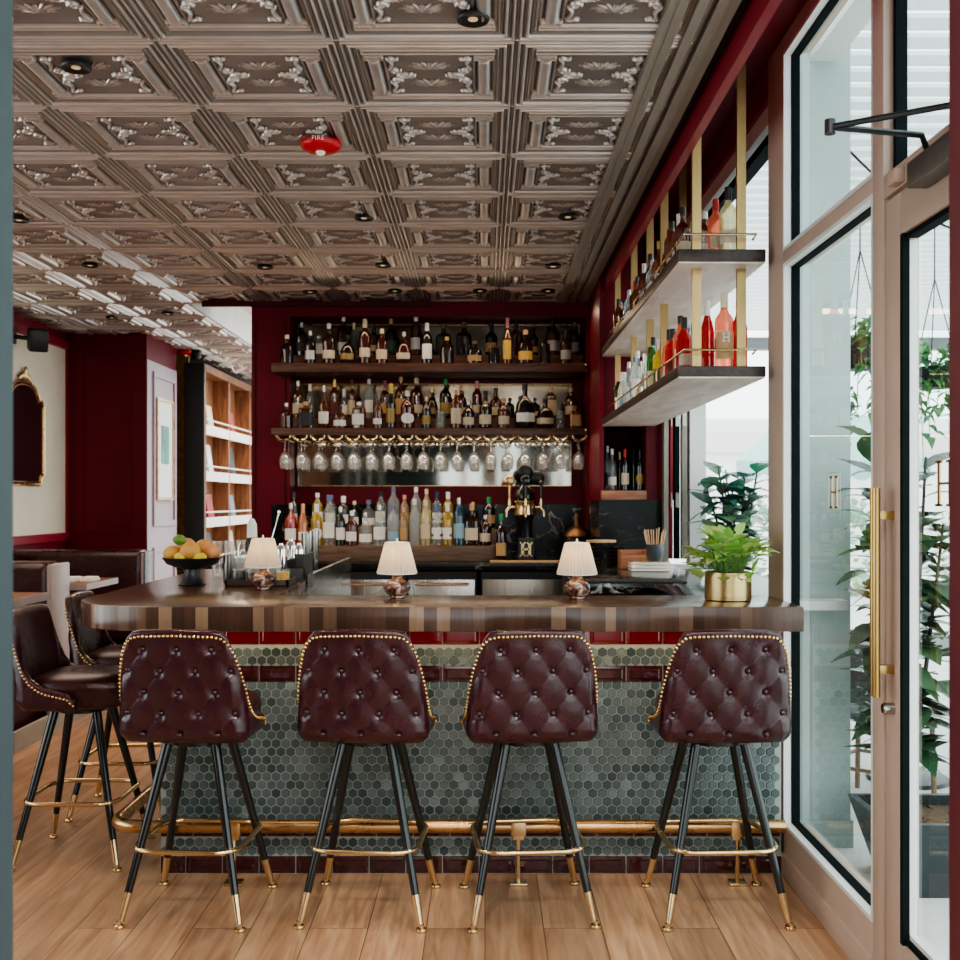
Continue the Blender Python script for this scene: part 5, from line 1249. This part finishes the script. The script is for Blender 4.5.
table(-3.4,PX(88,7.45),7.42,8.05,.925,'wood topped dining table with pale edge and napkins between the booths')
table(-3.6,PX(20,5.9),5.8,6.3,.965,'dining table corner with pale edge, just inside the grey jamb')
for i,(px,py) in enumerate(((74,570),(91,571))):
    s=MB(); x=PX(px,7.7); s.box(x-.05,x+.05,7.6,7.75,.9255,.945,0,.006); s.box(x-.045,x+.045,7.61,7.74,.945,.958,0,.005); s.thing('napkin',whitep,f"folded white napkin on the booth table, {['farther from','nearer to'][i]} the bar",'napkin','folded napkins')
s=MB(); s.box(XL,-2.78,5.6,9.2,0,.004); s.box(-2.80,-2.775,6.4,8.0,.0,.125); s.struct('baseboard_left',pm('grey_base',(.42,.40,.37),.5))
s=MB(); s.box(-2.778,-2.768,6.99,7.07,.17,.29,0,.003); o=s.thing('wall_outlet',whitep,'white power outlet low on the booth end','outlet'); s=MB()
for z in (.205,.255): s.box(-2.768,-2.766,7.015,7.045,z-.012,z+.012)
s.build('socket',gasket,o)
# bookcase
bx=-2.93; ys=(11.34,12.40,13.50,14.6)
bk=empty('bookcase',(bx-.15,11.3,0),'tall reddish wooden bookcase with white fronted display shelves and black end','bookcase')
s=MB(); s.box(bx-.20,bx+.004,11.30,11.335,0,2.93); s.build('black_end_panel',blackm,bk,world=True)
s=MB(); s.box(bx-.20,bx-.18,11.335,14.6,0,2.93); s.box(bx-.2,bx,11.335,14.6,2.85,2.93)
for y in ys: s.box(bx-.2,bx,y-.025+.02,y+.025+.02,0,2.88)
s.build('carcass',casew,bk,world=True)
SHZ=(.78,1.26,1.75,2.24)
for a,b in zip(ys,ys[1:]):
    for z in SHZ:
        s=MB(); s.box(bx-.19,bx-.01,a+.045,b,z-.02,z); s.box(bx-.012,bx+.006,a+.045,b,z-.05,z+.055); sh=s.build('shelf',whitep,bk,world=True)
        s=MB(); s.tube([(bx+.0,a+.045,z+.11),(bx+.0,b,z+.11)],.010,6); r_=s.build('rail',whitep,sh); r_.data.transform(Matrix.Translation(-Vector(bk.location)))
bkm=[pm('book_white',(.75,.76,.76),.5),pm('book_slate',(.22,.28,.33),.5),pm('book_red',(.4,.05,.05),.5),pm('book_cream',(.62,.55,.44),.5),pm('book_ink',(.06,.07,.09),.5)]
i=0
pos_n=['top','second','third','bottom']
for bi,(a,b) in enumerate(((11.4,12.35),(12.45,13.4))):
    for zi,z in enumerate(SHZ[::-1]):
        for q in range(2):
            yv=a+.16+q*.38; w=.20+.03*((i*7)%3); hh=.26+.03*((i*5)%4); mm=bkm[(i*3+zi)%5]
            s=MB(); s.box(-.015,.015,-w/2,w/2,0,hh,0,.002); cn=['white','slate blue','red','cream','ink dark'][(i*3+zi)%5]
            o=s.thing('book',mm,f"{cn} book leaning in the {'nearer' if bi==0 else 'farther'} bookcase bay, {pos_n[zi]} shelf, {'nearer' if q==0 else 'farther'} one",'book','books displayed in the bookcase')
            o.location=(bx-.085,yv,z+.006); o.rotation_euler=(0,-.15,0)
            s=MB(); s.box(-.0125,.0125,-w/2+.004,w/2+.002,.003,hh+.002); s.build('pages',whitep,o)
            i+=1
# ================================================================ OUTSIDE
grd=pm('paving',(.80,.79,.77),.85,nscale=5,namt=.08)
MB().box(XW+.1,40,-4,40,-.12,-.02).struct('pavement',grd,smooth=None)
# white louvred patio roof
slat=pm('louvre_white',(.86,.89,.89),.6,nscale=3,namt=.03)
nt=slat.node_tree; p=[n for n in nt.nodes if n.type=='BSDF_PRINCIPLED'][0]; tr=N(nt,'ShaderNodeBsdfTranslucent'); tr.inputs[0].default_value=(.9,.93,.93,1); mx=N(nt,'ShaderNodeMixShader'); mx.inputs[0].default_value=.4; nt.links.new(p.outputs[0],mx.inputs[1]); nt.links.new(tr.outputs[0],mx.inputs[2]); nt.links.new(mx.outputs[0],[n for n in nt.nodes if n.type=='OUTPUT_MATERIAL'][0].inputs[0])
lr=empty('louvre_roof',(4,7,3.5),'white louvred patio roof outside the storefront','patio roof')
s=MB(); y=2.6
while y<12.8:
    s.box(1.45,8.5,y,y+.125,3.50,3.52,R=None); y+=.19
s.build('louvre_panel',slat,lr,world=True,smooth=None)
s=MB(); s.box(1.5,8.5,12.8,12.95,3.28,3.42); s.build('end_beam',pm('beam_grey',(.16,.17,.175),.5),lr,world=True)
for x in (1.42,8.4):
    s=MB(); s.box(x,x+.12,2.5,13,3.42,3.6); s.build('side_beam',whitef,lr,world=True)
for x in (8.4,):
    for y in (3,12.8): s=MB(); s.box(x,x+.12,y,y+.12,0,3.45); s.build('post',whitef,lr,world=True)
# pale pillar added behind the window; its tint imitates the glass reflection
s=MB(); s.box(1.34,1.60,4.75,4.88,-.02,3.5); s.box(1.33,1.61,4.74,4.89,-.02,.1); s.struct('backdrop_column',pm('pillar_reflection_tint',(.40,.50,.485),.4,nscale=3,namt=.05))
# far street: pale building, low hedge, mint awning
s=MB(); s.box(2,30,24,24.5,0,3.3); s.struct('building_far',pm('far_building',(.80,.80,.78),.9,nscale=.4,namt=.1))
s=MB(); s.box(2.0,30,23.8,24,2.55,3.0); s.struct('building_far_band',pm('far_red',(.72,.64,.62),.9))
hm=attrmat('hedge_leaf','Col',.8,0,0,1,.2,3,.3)
rr=random.Random(8)
for i in range(9):
    m=MB(); cols=[]; cx_=4.2+i*1.7; cyy=17+rr.uniform(-1,1.5); rad=rr.uniform(.66,.8)
    for k in range(420):
        v=Vector((rr.gauss(0,1),rr.gauss(0,1),rr.gauss(0,1))).normalized()*rr.uniform(.55,1)
        p=(cx_+v.x*rad,cyy+v.y*rad*.7,.75+v.z*.72); g=rr.random()
        leaf(m,cols,p,(v.x,v.y,v.z+.3),(0,0,1),.16,.12,.3,(.28+.25*g,.42+.22*g,.30+.2*g),2)
    o=m.build('hedge_shrub',hm,None,smooth=60,recalc=False); setcol(o.data,cols)
    tag(o,f"pale shrub across the street, {ordn(i)} from the pass-through window",'shrub','shrubs across the street')
am=pm('mint_awning',(.38,.62,.56),.8,nscale=4,namt=.1)
e=empty('awning',(3.9,15,2.0),'scalloped mint green parasol edge across the street','awning')
m=MB(); m.add([(3.38,14.6,2.02),(6.0,14.6,2.02),(6.0,16,2.75),(4.4,16,2.75)],[(0,1,2,3)]); m.build('canopy',am,e,world=True)
m=MB(); vs=[];fs=[]; n=60
for k in range(n+1):
    x=3.38+2.62*k/n; vs+=[(x,14.6,2.03),(x,14.59,1.86-.10*abs(math.sin(k/n*PI*7)))]
for k in range(n): fs.append((2*k,2*k+2,2*k+3,2*k+1))
m.add(vs,fs); m.build('valance',am,e,world=True)
m=MB(); m.tube([(4.8,15.4,-.02),(4.8,15.4,2.6)],.03,8); m.build('pole',whitef,e,world=True)
# rubber plants
def rubber(name,base,h,nst,label,spread=.28,group=None,seed=1,col0=(.030,.085,.045),col1=(.16,.24,.13),tw=1.0,ls=1.0):
    e=empty(name,base,label,'plant',group); rr=random.Random(seed); m=MB(); cols=[]; st=MB()
    for k in range(nst):
        a=rr.uniform(0,2*PI); top=Vector((math.cos(a)*spread*rr.uniform(.2,.8)*tw,math.sin(a)*spread*rr.uniform(.1,.5),h*rr.uniform(.72,1)))
        st.tube([(math.cos(a)*.03,math.sin(a)*.03,0),top*.5+Vector((.02,0,0)),top],[.011,.009,.005],7)
        n=int(19*h/.9)
        for j in range(n):
            t=.18+.84*j/n; p=top*t; aa=j*2.4+rr.uniform(-.4,.4); el=rr.uniform(.0,.8)
            d=(math.cos(aa)*math.cos(el),math.sin(aa)*math.cos(el),math.sin(el)); g=rr.random()**1.5; c=[col0[q]*(1-g)+col1[q]*g for q in range(3)]
            leaf(m,cols,p,d,(0,0,1),rr.uniform(.14,.21)*ls,rr.uniform(.085,.125)*ls,rr.uniform(.1,.6),c,6,fold=.14,tip=.9)
    st.build('stem',pm('rubber_stem',(.07,.06,.04),.6),e); f=m.build('foliage',leafr,e,smooth=60,recalc=False); setcol(f.data,cols); return e
def planter(x0,x1,y0,y1,h,label):
    e=empty('planter_box',((x0+x1)/2,(y0+y1)/2,-.02),label,'planter','black planters outside'); ax,ay=(x1-x0)/2,(y1-y0)/2; t=.82
    m=MB(); V=[(-ax*t,-ay*t,0),(ax*t,-ay*t,0),(ax*t,ay*t,0),(-ax*t,ay*t,0),(-ax,-ay,h),(ax,-ay,h),(ax,ay,h),(-ax,ay,h),(-ax+.03,-ay+.03,h),(ax-.03,-ay+.03,h),(ax-.03,ay-.03,h),(-ax+.03,ay-.03,h),(-ax+.03,-ay+.03,h-.06),(ax-.03,-ay+.03,h-.06),(ax-.03,ay-.03,h-.06),(-ax+.03,ay-.03,h-.06)]
    fs=[(3,2,1,0)]
    for q in (0,4,8):
        for k in range(4): fs.append((q+k,q+(k+1)%4,q+4+(k+1)%4,q+4+k))
    m.add(V,fs); m.build('box',pm('planter_black',(.03,.04,.045),.35,nscale=6,namt=.3),e,smooth=None)
    s=MB(); s.box(-ax+.03,ax-.03,-ay+.03,ay-.03,h-.07,h-.04); rr=random.Random(int(x0*100))
    for k in range(60): s.box(-.02,.02,-.006,.006,-.003,.003,R=Matrix.Rotation(rr.uniform(0,3),3,'Z'),T=(rr.uniform(-ax+.06,ax-.06),rr.uniform(-ay+.05,ay-.05),h-.036))
    s.build('bark_mulch',pm('mulch',(.16,.10,.06),.9,nscale=50,namt=.5),e); return e
planter(1.52,2.60,4.10,4.55,.29,'black tapered planter box of bark mulch outside the tall window')
rubber('rubber_plant',(1.66,4.36,.24),1.50,7,'dark leaved rubber plant in the black planter outside the tall window',.30,None,3,ls=1.25)
rubber('rubber_plant',(2.24,4.30,.235),1.35,5,'dark glossy rubber plant in the black planter, seen through the glass door',.34,None,9,ls=1.2)
planter(1.55,1.95,6.75,7.15,.95,'tall dark planter outside the pass-through window')
rubber('rubber_plant',(1.60,6.4,.90),.80,9,'rubber plant just outside the pass-through window behind the brass pot',.25,None,5,(.06,.20,.15),(.26,.36,.24),.9,1.25).location=(1.58,6.95,.935)
# hanging baskets
def basket(x,y,z,label,seed):
    e=empty('hanging_basket',(x,y,z),label,'hanging plant','hanging ivy baskets'); rr=random.Random(seed); m=MB(); cols=[]; st=MB()
    s=MB(); s.lathe([(.10,-.02),(.17,.05),(.18,.12),(.165,.12),(.001,.10)],(0,0,0),18,capt=False); s.build('pot',blackm,e)
    s=MB()
    for k in range(3): s.tube([(.17*math.cos(k*2.09),.17*math.sin(k*2.09),.12),(0,0,.75)],.004,5)
    s.tube([(0,0,.75),(0,0,3.5-z)],.005,5); s.build('hanger',blackm,e)
    for k in range(70):
        a=rr.uniform(0,2*PI); ln=rr.uniform(.05,.8)*rr.random(); p=Vector((math.cos(a)*rr.uniform(.08,.24),math.sin(a)*rr.uniform(.08,.24),.16-ln)); g=rr.random()
        if rr.random()<.35: p.z=rr.uniform(.10,.30)
        if ln>.15: st.tube([(math.cos(a)*.15,math.sin(a)*.15,.12),p],.003,4)
        for q in range(4):
            leaf(m,cols,p+Vector((rr.uniform(-.04,.04),rr.uniform(-.04,.04),rr.uniform(-.05,.05))),(rr.gauss(0,1),rr.gauss(0,1),rr.uniform(-.7,.3)),(0,0,1),rr.uniform(.07,.12),rr.uniform(.05,.08),.4,(.05+.16*g,.20+.22*g,.08+.10*g),4,tip=.6)
    f=m.build('foliage',leafr,e,smooth=60,recalc=False); setcol(f.data,cols); st.build('vine',pm('stem_green',(.1,.2,.06),.6),e)
basket(2.42,7.0,2.36,'trailing ivy basket outside, seen through the tall fixed window',4)
basket(3.15,7.6,2.30,'trailing ivy basket outside, seen through the door glass',6)
# string lights
e=empty('string_light',(3,6,3.2),'black string light cable with bulbs under the patio roof','string lights')
m=MB(); bl=[]
P=[]
for k in range(41):
    t=k/40; x=1.7+4.3*t; y=5.2+.6*t; z=3.22-.42*math.sin(PI*((t*3)%1)); P.append((x,y,z))
m.tube(P,.006,6); m.build('cable',black,e,world=True)
for k in range(2,40,4):
    m=MB(); x,y,z=P[k]; m.lathe([(.012,0),(.014,-.03),(.012,-.05)],(x,y,z),8); so=m.build('socket',black,e,world=True)
    m=MB(); m.sph((x,y,z-.075),.024,10,7); b=m.build('bulb',clearg,so); b.data.transform(Matrix.Translation(-Vector(e.location)))
# patio furniture
def rattan_chair(x,y,rz,label):
    e=empty('rattan_chair',(x,y,-.02),label,'chair','rattan chairs on the patio',rz); rm=pm('rattan',(.26,.17,.10),.5,nscale=30,namt=.3); wv=pm('woven_seat',(.10,.11,.11),.6,nscale=60,namt=.6)
    for sx in (-1,1):
        m=MB(); m.tube([(sx*.20,-.20,0),(sx*.19,-.19,.45)],.014,8); m.build('leg',rm,e)
        m=MB(); m.tube([(sx*.20,.22,0),(sx*.19,.19,.45),(sx*.19,.25,.78)],.014,8); m.build('leg',rm,e)
    m=MB(); m.box(-.21,.21,-.21,.21,.44,.475,0,.012); m.build('seat',wv,e)
    m=MB(); m.tube([(-.19,.25,.70)]+[(.19*math.cos(a),.255,.72+.16*math.sin(a)) for a in [PI-PI*k/10 for k in range(11)]]+[(.19,.25,.70)],.014,8); b=m.build('backrest',rm,e)
    m=MB(); m.box(-.17,.17,.235,.25,.53,.82,0,.004); m.build('woven_back',wv,b)
    m=MB()
    for a,b_ in (((-.2,-.2),(.2,-.2)),((-.2,.21),(.2,.21)),((-.2,-.2),(-.2,.21)),((.2,-.2),(.2,.21))): m.tube([(*a,.20),(*b_,.20)],.010,6)
    m.build('stretcher',rm,e)
rattan_chair(1.98,5.45,2.4,'rattan patio chair with dark woven seat, nearest to the tall window')
rattan_chair(2.72,5.35,-1.2,'rattan patio chair with dark woven seat, farther out behind the door glass')
e=empty('patio_table',(2.3,5.9,-.02),'dark round patio table between the rattan chairs outside','table')
m=MB(); m.lathe([(.36,.72),(.37,.73),(.36,.75)],(0,0,0),28); m.build('tabletop',black,e)
m=MB(); m.lathe([(.22,0),(.21,.02),(.03,.04),(.03,.72)],(0,0,0),16); m.build('pedestal',black,e)
# ================================================================ LIGHT AND CAMERA
w=bpy.data.worlds.new('World'); SC.world=w; w.use_nodes=True; nt=w.node_tree; nt.nodes.clear()
bg=nt.nodes.new('ShaderNodeBackground'); ow=nt.nodes.new('ShaderNodeOutputWorld'); sk=nt.nodes.new('ShaderNodeTexSky'); sk.sky_type='HOSEK_WILKIE'; sk.turbidity=8; sk.sun_direction=(.3,-.3,.9)
mx=nt.nodes.new('ShaderNodeMix'); mx.data_type='RGBA'; mx.inputs[0].default_value=.12; mx.inputs[6].default_value=(.88,.985,1,1)
nt.links.new(sk.outputs[0],mx.inputs[7]); nt.links.new(mx.outputs[2],bg.inputs[0]); bg.inputs[1].default_value=4.2; nt.links.new(bg.outputs[0],ow.inputs[0])
def light(kind,loc,e,col,rot=(0,0,0),**k):
    l=bpy.data.lights.new('room_and_fill_light',kind); l.energy=e; l.color=col
    for a,b in k.items(): setattr(l,a,b)
    o=bpy.data.objects.new('room_and_fill_light',l); COL.objects.link(o); o.location=loc; o.rotation_euler=rot; return o
warm=(1,.74,.48)
for px,py in ((473,12),(364,214),(383,262),(568,213),(553,263),(265,264),(76,61),(90,262)):
    Y=(CEIL-H)*F/(CY-py); light('SPOT',(PX(px,Y),Y,CEIL-.05),55,warm,spot_size=1.5,spot_blend=.8,shadow_soft_size=.05)
for x in (-1.5,-.5,.5): light('SPOT',(x,1.0,3.0),120,(1,.93,.86),(math.radians(38),0,0),spot_size=1.9,spot_blend=.9,shadow_soft_size=.12)  # added fill spots above the camera, out of view, no fixtures
# under-shelf and under-bar strips, plus fixtureless area lights over top shelf, bookcase, booths
light('AREA',(-.4,8.22,2.455),2.4,(1,.72,.45),(0,0,0),shape='RECTANGLE',size=2.2,size_y=.05)
light('AREA',(-.4,8.05,2.90),7,(1,.75,.5),(math.radians(-20),0,0),shape='RECTANGLE',size=2.2,size_y=.08)
light('AREA',(-.4,8.12,1.98),8,(1,.80,.6),(0,0,0),shape='RECTANGLE',size=2.2,size_y=.05)
light('AREA',(-.05,4.22,.99),3,(1,.70,.38),(math.radians(12),0,0),shape='RECTANGLE',size=2.4,size_y=.04)
light('AREA',(-2.4,12.4,3.0),60,(1,.80,.58),(0,math.radians(-25),0),shape='RECTANGLE',size=.6,size_y=2.5)
light('AREA',(-3.0,6.5,2.95),35,(1,.82,.64),(0,0,0),shape='RECTANGLE',size=1.2,size_y=3)
cam=bpy.data.cameras.new('camera'); co=bpy.data.objects.new('camera',cam); COL.objects.link(co); SC.camera=co
co.location=(0,0,H); co.rotation_euler=(PI/2,0,0); cam.sensor_width=36; cam.lens=F/960*36; cam.shift_x=-5/960; cam.shift_y=20/960; cam.clip_start=.05
cam.dof.use_dof=True; cam.dof.focus_distance=4.1; cam.dof.aperture_fstop=5.6
SC.view_settings.view_transform='AgX'; SC.view_settings.look='AgX - Medium High Contrast'; SC.view_settings.exposure=0.0
SC.cycles.transparent_max_bounces=24; SC.cycles.max_bounces=10; SC.cycles.use_denoising=True; SC.cycles.sample_clamp_indirect=6
